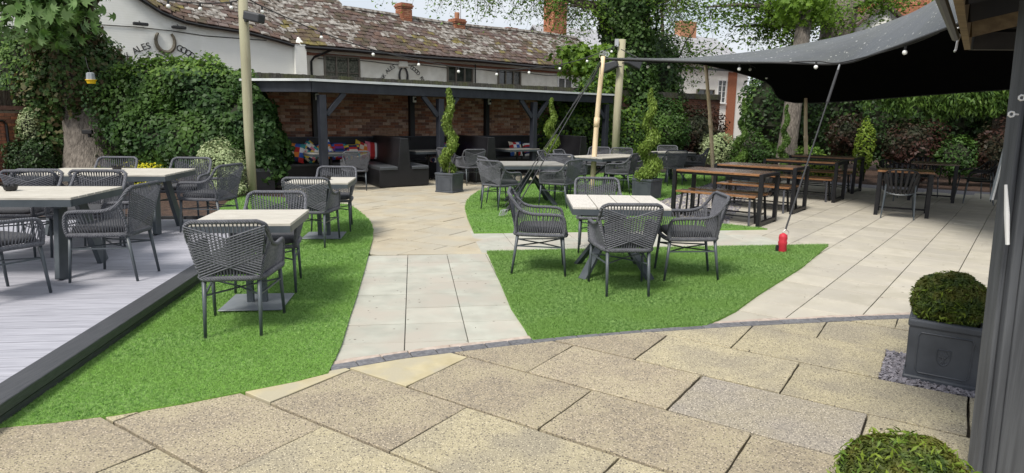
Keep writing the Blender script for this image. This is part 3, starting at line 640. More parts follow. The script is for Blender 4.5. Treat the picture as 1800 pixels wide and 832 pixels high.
b.add(vs, [(4*i, 4*i+4, 4*i+5, 4*i+1) for i in range(n-1)]+[(4*i+1, 4*i+5, 4*i+6, 4*i+2) for i in range(n-1)]+[(4*n-4, 4*n-3, 4*n-2, 4*n-1)][::1]+[(4*n-4, 4*n-1, 4*n-2, 4*n-3)])
b.obj('wall', 'whitewash_cool', pub)
b = MB(); b.box(BP(.14, -.16, 2.0), (.42, .30, 4.0), BQ); b.add([BP(-.07, -.32, 4.0), BP(.35, -.32, 4.0), BP(.14, -.2, 4.3), BP(.14, .1, 4.3)], [(0, 1, 2), (1, 3, 2), (0, 2, 3)]); b.obj('corner_pier', 'whitewash_cool', pub)
# roof: tiles laid in courses over a boarded plane
SL = math.radians(38)
def roofpt(s_, r, off=0):
    e = EZ if s_ >= 0 else leftz(s_)
    sag = .05*math.sin(s_*.55)*min(1, r)
    z = e+math.sin(SL)*r+sag+off; n = -.3+math.cos(SL)*r
    return BP(s_, n, z)
def ridge_r(s_): return 2.75 if s_ > 2.95 else 6.2
b = MB()
for i in range(-14, 28):
    s0, s1 = i*.6, (i+1)*.6; L = ridge_r((s0+s1)/2)
    for r0, r1 in ((0, L/2), (L/2, L)):
        b.add([roofpt(s0, r0, -.05), roofpt(s1, r0, -.05), roofpt(s1, r1, -.05), roofpt(s0, r1, -.05)], [(0, 1, 2, 3)])
    b.add([roofpt(s0, 0, -.05), roofpt(s1, 0, -.05), BP(s1, 0, (EZ if s1 > 0 else leftz(s1))-.12), BP(s0, 0, (EZ if s0 > 0 else leftz(s0))-.12)], [(0, 3, 2, 1)])
    a_, c_ = roofpt(s0, L, -.05), roofpt(s1, L, -.05); b.add([a_, c_, c_+bk*L*.8-Vector((0, 0, L*.62)), a_+bk*L*.8-Vector((0, 0, L*.62))], [(0, 1, 2, 3)])
b.obj('roof', 'tile0', pub)
items = []; TW, TG = .34, .235
r = 0; k = 0
while r < 6.1:
    s_ = -8.2+(TW/2 if k % 2 else 0)
    while s_ < 16.5:
        if r < ridge_r(s_) and r < (6.2 if s_ < 2.95 else 2.7):
            c = roofpt(s_, r+TG*.55, .012+random.uniform(-.012, .016)); c2 = roofpt(s_+.05, r+TG*.55, .012); d = (roofpt(s_+.1, r+.1)-roofpt(s_-.1, r+.1)).normalized()
            up = (roofpt(s_, r+.3)-roofpt(s_, r)).normalized(); up = (up-d*up.dot(d)).normalized(); nn_ = d.cross(up)
            up2 = (up*math.cos(.07)-nn_*math.sin(.07)); n2 = d.cross(up2)
            q = random.random(); moss = max(0, 1-r/1.9)*(.14+.5*(math.sin(s_*1.1+1)+math.sin(s_*2.7))/2)
            lich = (.62+.25*math.sin(s_*.8+r) if s_ > 1 else .85)
            m_ = 'tile3' if q < moss else ('tile2' if random.random() < lich*min(1, .12+r/1.7) else random.choice(['tile0', 'tile1']))
            items.append((c, (TW-.03+random.uniform(-.015, .015), TG*1.28, .034), Matrix((d, up2, n2)).transposed(), m_))
        s_ += TW
    r += TG; k += 1
pieces(pub, 'roof_tile', items, 300, 'roof_tiles')
b = MB(); b.tube([roofpt(2.95+i*.5, 2.75, .03) for i in range(28)], .11, 6); b.obj('ridge_tile', 'tile2', pub)
b = MB(); b.tube([roofpt(2.9, 2.7+i*.5, .0) for i in range(8)], .07, 6); b.obj('verge', 'tile2', pub)
b = MB(); b.tube([BP(.3+i*1.0, -.36, EZ-.10+.02*math.sin(i)) for i in range(17)], .06, 6); b.obj('gutter', 'gutter', pub)
b = MB(); b.tube([roofpt(-.1-.35*i, -.02, -.06) for i in range(22)], .045, 6); b.obj('gutter', 'gutter', pub)
b = MB(); b.box(BP(8.3, -.02, EZ-.28), (16, .05, .1), BQ); b.obj('soffit_board', 'brick0', pub)
b = MB(); b.tube([BP(1.3, -.34, EZ-.12), BP(.72, -.12, EZ-.4), BP(.62, -.08, EZ-.55), BP(.62, -.08, 0)], .045, 6); b.obj('downpipe', 'gutter', pub)
b = MB(); b.tube([BP(8.15, -.06, EZ-.2), BP(8.15, -.06, 0)], .03, 5); b.obj('downpipe', 'gutter', pub)
b = MB(); pts = [BP(-7+i*1.0, -.14, 4.18-.02*i-.03*math.sin(i*1.9)) for i in range(7)]; b.tube(pts, .012, 4); pts = [BP(.9+i*.9, -.03, EZ-.42-.04*math.sin(i*2.1)) for i in range(16)]; b.tube(pts, .012, 4); b.obj('cable', 'gutter', pub)
def window(par, P, s0, s1, z0, z1, n, lights, frame='frame_dark', glass='glass', rows=2, Q=BQ, d=1):
    t = MB(); wd = s1-s0; ff = .05
    fr = MB()
    for a, q in ((s0, s0+.06), (s1-.06, s1)): fr.box(P((a+q)/2, n, (z0+z1)/2), (.06, .08, z1-z0), Q)
    for z in (z0+.03, z1-.03): fr.box(P((s0+s1)/2, n-.002, z), (wd-.124, .08, .058), Q)
    for i in range(1, lights): fr.box(P(s0+wd*i/lights, n-.001, (z0+z1)/2), (.05, .07, z1-z0-.12), Q)
    for k in range(1, rows): fr.box(P((s0+s1)/2, n+.004, z0+(z1-z0)*k/rows), (wd-.1, .03, .025), Q)
    w_ = fr.obj('window', frame, par)
    for i in range(lights):
        a = s0+wd*i/lights; g_ = MB(); g_.box(P(a+wd/lights/2, n+.03, (z0+z1)/2), (wd/lights-.04, .01, z1-z0-.1), Q); g_.obj('pane', glass, w_)
    g_ = MB(); g_.box(P((s0+s1)/2, n-.05, z0-.03), (wd+.1, .14, .05), Q); g_.obj('sill', frame, w_)
def s_of(px):    # station on the facade seen at photo column px
    t = (px-900)/1160.; return (t*24+7.89)/(bu.x-t*bu.y)
def zz(px, py):
    s_ = s_of(px); Y = 24+bu.y*s_; return 1.6+(210+(px-1050)*.013-py)*Y/1143.*.985
window(pub, BP, s_of(570), s_of(632), 2.55, 3.78, -.03, 3, glass='curtain')
window(pub, BP, s_of(783), s_of(828), 2.45, 3.72, -.03, 3)
window(pub, BP, s_of(871), s_of(911), 2.45, 3.72, -.03, 3)
window(pub, BP, s_of(975), s_of(1000), 2.5, 3.55, -.03, 2, frame='frame_white')
# chimneys on the pub
def chimney(par, c, wx, wy, z0, z1, Q, pots=1):
    b = MB(); b.box((c.x, c.y, (z0+z1)/2), (wx-.03, wy-.03, z1-z0), Q); o = b.obj('chimney', 'mortar', par)
    items = []; z = z0; k = 0
    while z < z1-.07:
        for sd_, (L, T, qq) in enumerate(((wx, wy, 0), (wy, wx, 90))):
            u = -L/2-(.11 if k % 2 else 0)
            while u < L/2:
                a, bb = max(u, -L/2), min(u+.225, L/2); u += .225
                if bb-a < .04: continue
                for sg in (-1, 1):
                    lx, ly = ((a+bb)/2, sg*T/2) if sd_ == 0 else (sg*T/2, (a+bb)/2)
                    v_ = Q @ Vector((lx, ly, 0)); items.append(((c.x+v_.x, c.y+v_.y, z+.037), (bb-a-.012, .03, .065), Q @ Matrix.Rotation(R(qq), 3, 'Z'), random.choice(['rbrick0', 'rbrick1', 'rbrick2'])))
        z += .075; k += 1
    bm_ = MB(); ms = ['rbrick0', 'rbrick1', 'rbrick2']
    for cc, d, q, m_ in items: bm_.box(cc, d, q, ms.index(m_))
    bo = bm_.obj('bricks', ms, o); bo['kind'] = 'stuff'
    for dz, ex in ((.0, .06), (.075, .12), (.15, .05)):
        q = MB(); q.box((c.x, c.y, z1+dz+.035), (wx+ex, wy+ex, .07), Q); q.obj('cap_course', 'rbrick1', o)
    for i in range(pots):
        q = MB(); v_ = Q @ Vector(((i-(pots-1)/2)*.35, 0, 0)); q.lathe([(.1, 0), (.12, .25), (.10, .3)], 10, (c.x+v_.x, c.y+v_.y, z1+.22)); q.obj('chimney_pot', 'rbrick2', o)
rc = math.cos(SL)*2.75-.3
def onridge(px):
    B1 = BP(0, rc); t = (px-900)/1150.; s_ = (t*B1.y-B1.x)/(bu.x-t*bu.y); return BP(s_, rc)
c = onridge(712); chimney(pub, c, .5, .5, 4.8, 6.1, BQ, 0)
c = onridge(802); chimney(pub, c, .55, .5, 4.8, 5.75, BQ)
c = onridge(991)+bk*1.0; chimney(pub, c, 1.0, .75, 4.6, 8.2, BQ, 2)
c = onridge(935)+bk*2.0; chimney(pub, c, .7, .5, 5.0, 6.0, BQ, 0)
b = MB(); c = onridge(808); b.tube([c+Vector((0, 0, 5)), c+Vector((0, 0, 7.8))], .02, 4); 
for i in range(5): b.tube([c+Vector((-.4, 0, 7.7))+Vector((.2*i, 0, 0)), c+Vector((-.4+.2*i, .3, 7.7))], .01, 4)
b.obj('antenna', 'steel', pub)
# painted horseshoe signs
def letters(par, txt, cs, cz, rad, a0, da, h, P, rz, n):
    for i, ch in enumerate(txt):
        if ch == ' ': continue
        cu = bpy.data.curves.new('t', 'FONT'); cu.body = ch; cu.size = h*1.38; cu.extrude = .006; cu.align_x = 'CENTER'
        to = bpy.data.objects.new('t', cu); S.collection.objects.link(to); bpy.context.view_layer.update()
        me = bpy.data.meshes.new_from_object(to.evaluated_get(bpy.context.evaluated_depsgraph_get())); bpy.data.objects.remove(to)
        me.materials.clear(); me.materials.append(M['ink'])
        a = R(a0+da*i); o = link('letter', me, par)
        o.matrix_basis = Matrix.Translation(P(cs+rad*math.sin(a), n, cz+rad*math.cos(a))) @ Matrix.Rotation(rz, 4, 'Z') @ Matrix.Rotation(a, 4, 'Y') @ Matrix.Rotation(R(90), 4, 'X')
def horseshoe(cs, cz, rx, rz_, n, th, closed=.5):
    b = MB(); pts = []
    for i in range(15):
        a = R(-140+closed+ (280-2*closed)*i/14); pts.append(BP(cs+rx*math.sin(a), n, cz-rz_*math.cos(a)))
    b.tube(pts, [th*(.7+.5*math.sin(math.pi*i/14)) for i in range(15)], 6); return b
cs = s_of(293)
sg = thing('pub_sign', 'large horseshoe sign with arched black lettering above the hedge', 'sign')
horseshoe(cs+.06, 3.80, .27, .34, -.17, .055, 5).obj('horseshoe', 'horseshoe', sg)
letters(sg, 'CASK ALES', cs-.04, 2.32, 1.27, -62, 5.7, .20, BP, R(BD), -.135)
letters(sg, 'GOOD FOOD', cs-.04, 2.36, 1.27, 22, 5.7, .20, BP, R(BD), -.135)
for dx in (-.62, .45):
    b = MB(); b.box(BP(cs+dx, -.30, 4.24), (.42, .12, .09), BQ); sharp(b.obj('lamp', 'black', sg), .02)
    b = MB(); b.beam(BP(cs+dx, -.13, 4.34), BP(cs+dx, -.3, 4.26), .02, .02); b.obj('lamp_arm', 'gutter', sg)
cs = s_of(707)
sg = thing('pub_sign', 'smaller horseshoe sign with arched lettering under the long eaves', 'sign')
b = horseshoe(cs, 3.18, .19, .33, -.05, .04, -25); b.obj('horseshoe', 'ink', sg)
b = MB(); b.box(BP(cs, -.06, 3.62), (.46, .1, .26), BQ); sharp(b.obj('plaque', 'whitewash', sg), .05)
letters(sg, 'CASK ALES', cs, 2.56, .98, -76, 6.5, .16, BP, R(BD), -.012)
letters(sg, 'GOOD FOOD', cs, 2.56, .98, 24, 6.5, .16, BP, R(BD), -.012)

# houses beyond
def house(name, label, c, L, D_, H, pitch, rz, wall, roofm):
    t = thing(name, label, 'house', c, R(rz)); b = MB(); b.box((0, D_/2, H/2), (L, D_, H)); b.obj('wall', wall, t)
    b = MB(); rh = D_/2*math.tan(R(pitch)); e = .3
    vs = [(-L/2-e, -e, H-.15), (L/2+e, -e, H-.15), (L/2+e, D_/2, H+rh), (-L/2-e, D_/2, H+rh), (L/2+e, D_+e, H-.15), (-L/2-e, D_+e, H-.15)]
    vs += [(x, y, z+.12) for x, y, z in vs]
    b.add(vs, [(6, 7, 8, 9), (9, 8, 10, 11), (0, 1, 7, 6), (1, 2, 8, 7), (2, 4, 10, 8), (3, 0, 6, 9), (5, 3, 9, 11), (0, 3, 2, 1), (3, 5, 4, 2)]); r = b.obj('roof', roofm, t)
    for sx in (-1, 1):
        g_ = MB(); x1_, x2_ = sx*(L/2-.01), sx*(L/2-.12); g_.add([(x1_, 0, H), (x1_, D_, H), (x1_, D_/2, H+rh), (x2_, 0, H), (x2_, D_, H), (x2_, D_/2, H+rh)], [(0, 2, 1), (3, 4, 5), (0, 1, 4, 3), (1, 2, 5, 4), (2, 0, 3, 5)]); g_.obj('gable', wall, t)
    return t, r
def HQ(rz): return Matrix.Rotation(0, 3, 'Z')
h1, r1 = house('cottage', 'white rendered cottage with pale slate roof beyond the garden wall', (12.3, 43.5, 0), 8.4, 7, 5.25, 30, 30, 'whitewash_cool', 'slate_roof')
ident = lambda s_, n, z: Vector((s_, n, z))
window(h1, ident, 1.35, 2.15, 2.7, 4.2, -.03, 2, 'frame_white', 'glass', 4, Matrix.Identity(3))
window(h1, ident, -.6, 1.0, 1.6, 3.55, -.10, 2, 'frame_dark', 'glass', 1, Matrix.Identity(3))
b = MB(); b.box((2.7, .0, 2.4), (.8, .12, 4.7)); b.obj('brick_strip', 'rbrick0', h1)
b = MB(); b.box((0, -.34, 4.82), (8.6, .12, .14)); b.obj('gutter', 'gutter', h1)
b = MB(); b.box((1.6, 3.5, 7.6), (1.5, .6, 1.4)); ch = b.obj('chimney', 'rbrick2', r1)
h2, r2 = house('brick_house', 'red brick house with steep gable behind the grey tent', (18.5, 31, 0), 8.0, 8, 8.6, 42, -38, 'rbrick1', 'tile1')
items = []
for k in range(22):
    for j in range(36): items.append((Vector((-4+.225*j+(.11 if k % 2 else 0), -.012, 6.9+.075*k)), (.213, .03, .065), Matrix.Identity(3), random.choice(['rbrick0', 'rbrick1', 'rbrick2'])))
b = MB(); ms = ['rbrick0', 'rbrick1', 'rbrick2']
for cc, d, q, m_ in items: b.box(cc, d, q, ms.index(m_))
o = b.obj('bricks', ms, h2); o['kind'] = 'stuff'
h3, r3 = house('outbuilding', 'pale green gabled outbuilding left of the red brick house', (14.3, 31.5, 0), 5, 3.4, 4.9, 42, -100, 'whitewash_cool', 'tile0')
h4, r4 = house('house', 'distant slate roofed house beyond the tall chimney', (7.0, 44, 0), 9, 7, 5.2, 34, 25, 'whitewash', 'slate_roof')
# wall and shed at far left
t = thing('garden_wall', 'red brick garden wall with black pipe at far left', 'wall')
LW = Vector((-11.05, 14.9, 0)); lq = Matrix.Rotation(R(62), 3, 'Z'); lu = Vector((math.cos(R(62)), math.sin(R(62)), 0)); ln_ = Vector((math.sin(R(62)), -math.cos(R(62)), 0))
def LP(u, n, z): return LW+lu*u+ln_*n+Vector((0, 0, z))
b = MB(); b.box(LP(-1.6, -.12, .8), (3.2, .22, 1.6), lq); b.obj('mortar_bed', 'mortar', t)
brickwall(t, -3.2, 0, .05, 1.62, LP, lq, -.0, ['rbrick0', 'rbrick1', 'brick0', 'brick4'], limit=300)
b = MB(); b.box(LP(-1.6, -.12, 1.66), (3.3, .34, .09), lq); b.obj('coping', 'brick2', t)
b = MB(); b.tube([LP(-3.0, .06, 1.38), LP(-.45, .06, 1.38), LP(-.4, .06, 1.3), LP(-.4, .06, .05)], .03, 6); b.obj('pipe', 'gutter', t)
t = thing('close_board_fence', 'dark wooden fence panel standing above the left garden wall', 'fence')
for i in range(18):
    b = MB(); b.box(LP(-3.1+i*.18, -.5, 1.05), (.165, .03, 2.0), lq); b.obj('fence_board', 'bark_dark', t)
t = thing('shed', 'small reddish timber clad shed half hidden by leaves at left', 'shed', (-13.0, 18.3, 0), R(20))
for i in range(20):
    b = MB(); b.box((0, 0, .1+i*.135), (1.1, .03+.004*(i % 2), .128)); b.obj('cladding_board', 'roofshade', t)
b = MB(); b.box((0, .8, 1.35), (1.1, 1.5, 2.6)); b.obj('shed_body', 'timber_dark', t); b = MB(); b.box((0, .6, 2.85), (1.4, 1.9, .08), (R(6), 0, 0)); b.obj('roof', 'bark_dark', t)

# ============================================================ FURNITURE
def bez(p, n):  # catmull through points
    out = []; P_ = [Vector(q) for q in p]; P_ = [P_[0]*2-P_[1]]+P_+[P_[-1]*2-P_[-2]]
    for i in range(1, len(P_)-2):
        for k in range(n):
            t = k/n; a, b_, c, d = P_[i-1:i+3]
            out.append(.5*((2*b_)+(c-a)*t+(2*a-5*b_+4*c-d)*t*t+(3*b_-a-3*c+d)*t**3))
    out.append(P_[-2]); return out
def lerp_path(path, t):
    i = min(int(t*(len(path)-1)), len(path)-2); return path[i].lerp(path[i+1], t*(len(path)-1)-i)
def chair_meshes():
    D = {}
    # seat at z .44; front = +y
    half = [(-.27, .235, .42), (-.278, .245, .52), (-.285, .215, .615), (-.29, .10, .635), (-.287, -.08, .64), (-.278, -.19, .675), (-.272, -.255, .745), (-.262, -.30, .815), (-.215, -.325, .845)]
    hp = bez(half, 4); full = hp+[Vector((-x.x, x.y, x.z)) for x in hp[::-1]]
    b = MB(); b.tube(full, .0165, 7); 
    # rear lower uprights from seat to the arm bend
    for sx in (-1, 1): b.tube(bez([(sx*.195, -.235, .42), (sx*.222, -.245, .52), (sx*.252, -.235, .62), (sx*.274, -.215, .69)], 3), .013, 6)
    D['arm_frame'] = b.mesh('arm_frame', 'rope_tube', True)
    ring = bez([(-.27, .235, .425), (-.12, .262, .425), (.12, .262, .425), (.27, .235, .425), (.25, 0, .425), (.195, -.235, .425), (0, -.25, .425), (-.195, -.235, .425), (-.25, 0, .425)], 3)
    b = MB(); b.tube(ring, .021, 6, closed=True); D['seat_frame'] = b.mesh('seat_frame', 'rope_tube', True)
    # side weave: two layers of near vertical cords
    for sx, nm in ((-1, 'a'), (1, 'b')):
        b = MB(); top = [q for q in hp[5:25]]; low = [Vector((-.27, .235, .425)).lerp(Vector((-.195, -.235, .425)), k/19) for k in range(20)]
        n = 23
        for i in range(n):
            t = i/(n-1); p = lerp_path(top, min(1, t*.97+.01)); q = lerp_path(low, t)
            if sx > 0: p = Vector((-p.x, p.y, p.z)); q = Vector((-q.x, q.y, q.z))
            b.tube([p, q], .0052, 4, cap=False)
        D['side_weave'+nm] = b.mesh('side_weave', 'rope')
    # back weave
    def L_(z): # left edge x at height
        t = (z-.425)/.40; return -.197-.072*t
    def yb(z): return -.238-.09*((z-.425)/.42)**1.3
    b = MB(); n = 19
    for i in range(n):      # verticals fanning out
        t = i/(n-1)*2-1; p = Vector((t*.245, -.322-.006*(1-t*t), .84)); q = Vector((t*.19, -.243, .43)); m_ = (p+q)/2+Vector((0, .004, 0)); b.tube([p, m_, q], .0054, 4, cap=False)
    n = 12
    for sx in (-1, 1):      # crossing diagonals, lying behind
        for i in range(n):
            t = i/(n-1); z0 = .46+.30*t; z1 = .80-.30*(1-t)*.9-.0*t
            za = .435+.21*t; zb = .60+.215*t
            p = Vector((sx*L_(za), yb(za)-.012, za)); q = Vector((-sx*L_(zb), yb(zb)-.012, zb)); m_ = (p+q)/2+Vector((0, -.010, 0)); b.tube([p, m_, q], .0054, 4, cap=False)
    D['back_weave'] = b.mesh('back_weave', 'rope')
    b = MB(); n = 7; vs = []; 
    prof = [(1.0, 0), (1.04, .015), (1.03, .04), (.93, .055), (0.0, .058)]
    outl = []
    for k in range(28):
        a = 2*math.pi*k/28; c, s_ = math.cos(a), math.sin(a); e = .38; x = abs(c)**e*(1 if c > 0 else -1); y = abs(s_)**e*(1 if s_ > 0 else -1); outl.append((x*(.225+.025*y), y*.225+.015))
    for f, z in prof:
        for x, y in outl: vs.append((x*max(f, .02), y*max(f, .02), .442+z))
    N_ = 28; b.add(vs, [(i*N_+k, i*N_+(k+1) % N_, (i+1)*N_+(k+1) % N_, (i+1)*N_+k) for i in range(4) for k in range(N_)]+[tuple(range(N_))[::-1]])
    D['cushion'] = b.mesh('cushion', 'cushion', True)
    D['legs'] = []
    for sx, sy, tx, ty in ((-1, 1, .262, .262), (1, 1, .262, .262), (-1, -1, .19, -.285), (1, -1, .19, -.285)):
        b = MB(); y0 = .225 if sy > 0 else -.228; x0 = sx*(.25 if sy > 0 else .187)
        b.tube([(x0, y0, .41), (sx*tx, ty, 0)], [.0165, .0115], 8); D['legs'].append(b.mesh('leg', 'metal', True))
    b = MB(); z = .30; F = lambda sx, sy: (sx*(.254 if sy > 0 else .188), (.236 if sy > 0 else -.243), z)
    mid = .03
    b.tube([F(-1, 1), (-.02, mid, z), F(1, -1)], .0075, 5); b.tube([F(1, 1), (.02, mid, z-.004), F(-1, -1)], .0075, 5); b.beam(F(-1, 1), F(-1, -1), .012, .012); b.beam(F(1, 1), F(1, -1), .012, .012)
    D['stretcher'] = b.mesh('stretcher', 'metal')
    return D
CH = chair_meshes(); GR = 'charcoal rope weave armchairs around the tables'
def chair(label, x, y, rz, z=0):
    t = thing('rope_armchair', label, 'chair', (x, y, z), R(rz), GR)
    for k in ('cushion', 'arm_frame', 'seat_frame', 'back_weave', 'side_weavea', 'side_weaveb', 'stretcher'): link('side_weave' if k[:6] == 'side_w' else k, CH[k], t)
    for m_ in CH['legs']: link('leg', m_, t)
    return t
FZ = .02
CHAIRS = [
 # lawn, left of the path
 ('rope armchair nearest the camera, back to us, on the left lawn', -2.04, 4.74, 10, FZ),
 ('rope armchair facing us behind the nearest small square table', -2.22, 5.88, 186, FZ),
 ('rope armchair, back to us, before the second small square table', -2.46, 7.94, 4, FZ),
 ('rope armchair facing us behind the second small square table', -2.5, 9.04, 184, FZ),
 # middle lawn
 ('rope armchair left of the four slat table, facing right', .29, 6.64, -92, FZ),
 ('rope armchair before the four slat table with its back to us', 1.03, 5.93, 3, FZ),
 ('rope armchair right of the four slat table, facing left', 1.78, 6.50, 88, FZ),
 ('rope armchair facing us behind the four slat table', 1.05, 7.80, 180, FZ),
 # deck
 ('rope armchair cut by the left photo edge, near side of deck table', -4.15, 5.05, -20, DK),
 ('rope armchair at right end of the near deck table, facing left', -3.62, 5.80, 92, DK),
 ('rope armchair facing us behind near deck table, beside its right corner', -4.48, 6.80, 184, DK),
 ('rope armchair facing us behind near deck table, at left photo edge', -5.17, 6.78, 182, DK),
 ('rope armchair, back to us, before the far deck table, right one', -4.60, 7.42, 4, DK),
 ('rope armchair, back to us, before the far deck table, at left photo edge', -5.27, 7.30, 8, DK),
 ('rope armchair facing us behind the far deck table, left of the ashtray', -5.60, 8.98, 184, DK),
 ('rope armchair facing us behind the far deck table, near the variegated bush', -4.58, 9.05, 184, DK),
 ('rope armchair at right end of far deck table, facing left', -3.86, 8.25, 78, DK),
 # back lawn
 ('rope armchair nearest, left of the guy rope table, back to us', -.22, 11.35, -38, FZ),
 ('rope armchair further, left of the guy rope table, facing right', -.28, 12.25, -70, FZ),
 ('rope armchair right of the guy rope table, facing left', .84, 11.72, 54, FZ),
 ('rope armchair facing us at the far corner of the guy rope table', .86, 12.95, 165, FZ),
 ('rope armchair at near right end of large pale table, facing left', 2.32, 14.05, 62, FZ),
 ('rope armchair at right side of large pale table behind the spiral bush', 2.85, 14.75, 55, FZ),
 ('rope armchair far side of large pale table, left of the pair', .92, 14.55, -110, FZ),
 ('rope armchair far side of large pale table, right of the pair', 1.32, 15.1, -120, FZ),
 ('rope armchair tucked at the near left corner of large pale table', 1.18, 13.6, -35, FZ),
 ('rope armchair facing us behind the large pale table', 2.65, 16.3, 160, FZ),
 ('rope armchair facing us behind the large pale table by the tall post', 2.15, 16.6, 165, FZ),
 ('rope armchair right of the farthest pale table, facing left', 4.75, 17.1, 75, FZ),
 ('rope armchair facing us behind the farthest pale table', 4.3, 18.2, 170, FZ),
 ('rope armchair in front of the farthest pale table', 3.85, 15.9, 10, FZ),
 # sandstone by the booths
 ('rope armchair at the first booth table, back towards us', -3.42, 14.15, 20, 0),
 ('rope armchair at the second booth, right of the potted spiral', -1.02, 15.55, 25, 0),
 ('rope armchair at the second booth, half hidden behind the potted spiral', -1.45, 15.95, -40, 0),
]
for l_, x, y, r_, z in CHAIRS: chair(l_, x, y, r_, z)
def tabletop(t, wx, wy, z, n, along, mname, th=.022, gap=.010, apron='metal', ah=.05):
    for i in range(n):
        b = MB()
        if along == 'x': w_ = wy/n; b.box((0, -wy/2+w_*(i+.5), z-th/2), (wx, w_-gap, th))
        else: w_ = wx/n; b.box((-wx/2+w_*(i+.5), 0, z-th/2), (w_-gap, wy, th))
        sharp(b.obj('slat', mname, t), .002)
    b = MB(); h = ah
    for sy in (-1, 1): b.box((0, sy*(wy/2-.012), z-th-h/2), (wx-.004, .024, h))
    for sx in (-1, 1): b.box((sx*(wx/2-.012), 0, z-th-h/2), (.024, wy-.052, h))
    b.box((0, 0, z-th-.004), (wx-.05, wy-.05, .006)); b.obj('frame', apron, t)
def pedestal(label, x, y, rz, wx=.76, wy=.78, z0=FZ, mname='plank', n=4):
    t = thing('pedestal_table', label, 'table', (x, y, z0), R(rz), 'small square pedestal tables'); tabletop(t, wx, wy, .75, n, 'x', mname)
    for dx in (-.055, .055): b = MB(); b.box((dx, 0, .36), (.05, .05, .68)); b.obj('column', 'metal', t)
    b = MB(); b.box((0, 0, .018), (.50, .50, .010)); sharp(b.obj('base_plate', 'metal_plate', t), .004); return t
pedestal('small square pedestal table on the lawn nearest the camera', -2.14, 5.30, 7)
pedestal('small square pedestal table with ashtray, further along the left lawn', -2.47, 8.42, 6)
def splay(label, x, y, rz, wx, wy, z0, n, along, mname, legw=.09):
    t = thing('dining_table', label, 'table', (x, y, z0), R(rz)); tabletop(t, wx, wy, .75, n, along, mname, ah=.055)
    for sx, sy in ((1, 1), (-1, 1), (1, -1), (-1, -1)):
        b = MB(); b.beam((-sx*.06, -sy*.04, .67), (sx*wx*.36, sy*wy*.34, .0), legw, .035, up=(sx*.7, sy*.7, .3)); b.obj('leg', 'metal', t)
    b = MB(); b.box((0, 0, .40), (.12, .12, .06), (0, 0, R(45))); b.box((0, 0, .66), (.4, .3, .02)); b.obj('leg_joint', 'metal', t); return t
splay('square four slat table with crossed legs on the middle lawn', 1.05, 6.62, -1, .94, 1.02, FZ, 4, 'y', 'plank_y')
splay('table on the back lawn behind the black guy ropes', .33, 12.08, 9, 1.15, 1.05, FZ, 5, 'x', 'plank_grey')
t = splay('large pale dining table on the back lawn by the tall post', 2.17, 14.78, 46, 1.8, .95, FZ, 6, 'x', 'plank')
splay('farthest pale table on the back lawn, right of the spiral bush', 4.05, 16.9, 30, 1.0, .85, FZ, 5, 'x', 'plank')
def trestle(label, x, y, rz, L, W):
    t = thing('trestle_table', label, 'table', (x, y, DK), R(rz), 'long trestle tables on the deck'); tabletop(t, L, W, .75, 7, 'x', 'plank', ah=.06)
    for sx in (-1, 1):
        for sy in (-1, 1):
            b = MB(); b.beam((sx*(L/2-.26), sy*.15, .67), (sx*(L/2-.2), sy*.36, .0), .045, .14, up=(0, 1, .3)); sharp(b.obj('leg', 'metal', t), .004)
        b = MB(); b.box((sx*(L/2-.24), 0, .645), (.08, .5, .04)); b.obj('crossbar', 'metal', t)
    return t
trestle('long pale trestle table on the deck, nearest, running out left', -4.80, 5.92, 6, 1.9, .93)
trestle('long pale trestle table on the deck, further back', -5.02, 8.15, 6, 1.65, .98)
def boothtable(label, x, y, rz):
    t = thing('booth_table', label, 'table', (x, y, 0), R(rz), 'grey topped booth tables'); tabletop(t, 1.05, .7, .75, 4, 'x', 'plank_grey')
    b = MB(); b.lathe([(.045, .03), (.035, .1), (.035, .66), (.06, .70)], 8); b.obj('column', 'black_metal', t)
    for k in range(4): b = MB(); a = k*math.pi/2+.7; b.beam((0, 0, .09), (.28*math.cos(a), .28*math.sin(a), .02), .05, .03); b.obj('foot', 'black_metal', t)
boothtable('grey topped table in the first booth behind the corner post', *WP(.55, 1.15)[:2], WD)
boothtable('grey topped table in the second booth', *WP(3.1, 1.1)[:2], WD)
boothtable('grey topped table in the third booth', *WP(5.9, 1.1)[:2], WD)
# ashtrays
def ashtray(label, x, y, z):
    t = thing('ashtray', label, 'ashtray', (x, y, z), 0, 'black ashtrays on the tables'); b = MB(); b.lathe([(.035, 0), (.05, .01), (.06, .045), (.052, .045), (.04, .012)], 12); b.obj('bowl', 'black', t)
    b = MB()
    for k in range(8): a = k*math.pi/4; b.box((.056*math.cos(a), .056*math.sin(a), .05), (.02, .014, .014), (0, 0, a))
    b.obj('rim', 'black', t)
ashtray('black ashtray on the nearest deck table', -4.64, 5.98, DK+.751); ashtray('black ashtray on the far deck table', -5.06, 8.32, DK+.751); ashtray('black ashtray on the second small lawn table', -2.42, 8.45, .763)
# picnic tables and benches
PT_A = math.degrees(math.atan2(-.78, .96))
def picnic(label, x, y, rz, L=1.4, W=.82):
    t = thing('picnic_table', label, 'table', (x, y, 0), R(rz), 'wood topped steel picnic tables'); n = 7
    for i in range(n):
        w_ = W/n; b = MB(); b.box((0, -W/2+w_*(i+.5), .785), (L-.06, w_-.008, .03)); o = sharp(b.obj('slat', 'oak' if i in (0,) else 'oak_dark', t), .003)
    for sx in (-1, 1):
        for sy in (-1, 1): b = MB(); b.box((sx*(L/2), sy*(W/2-.03), .40), (.06, .06, .80)); sharp(b.obj('leg', 'black_metal', t), .003)
        
        for zz_ in (.775, .05): b = MB(); b.box((sx*L/2, 0, zz_), (.055, W-.12, .045)); b.obj('end_rail', 'black_metal', t)
    b = MB(); b.box((0, -W/2+.05, .75), (L-.06, .03, .035)); b.box((0, W/2-.05, .75), (L-.06, .03, .035)); b.obj('side_rail', 'black_metal', t)
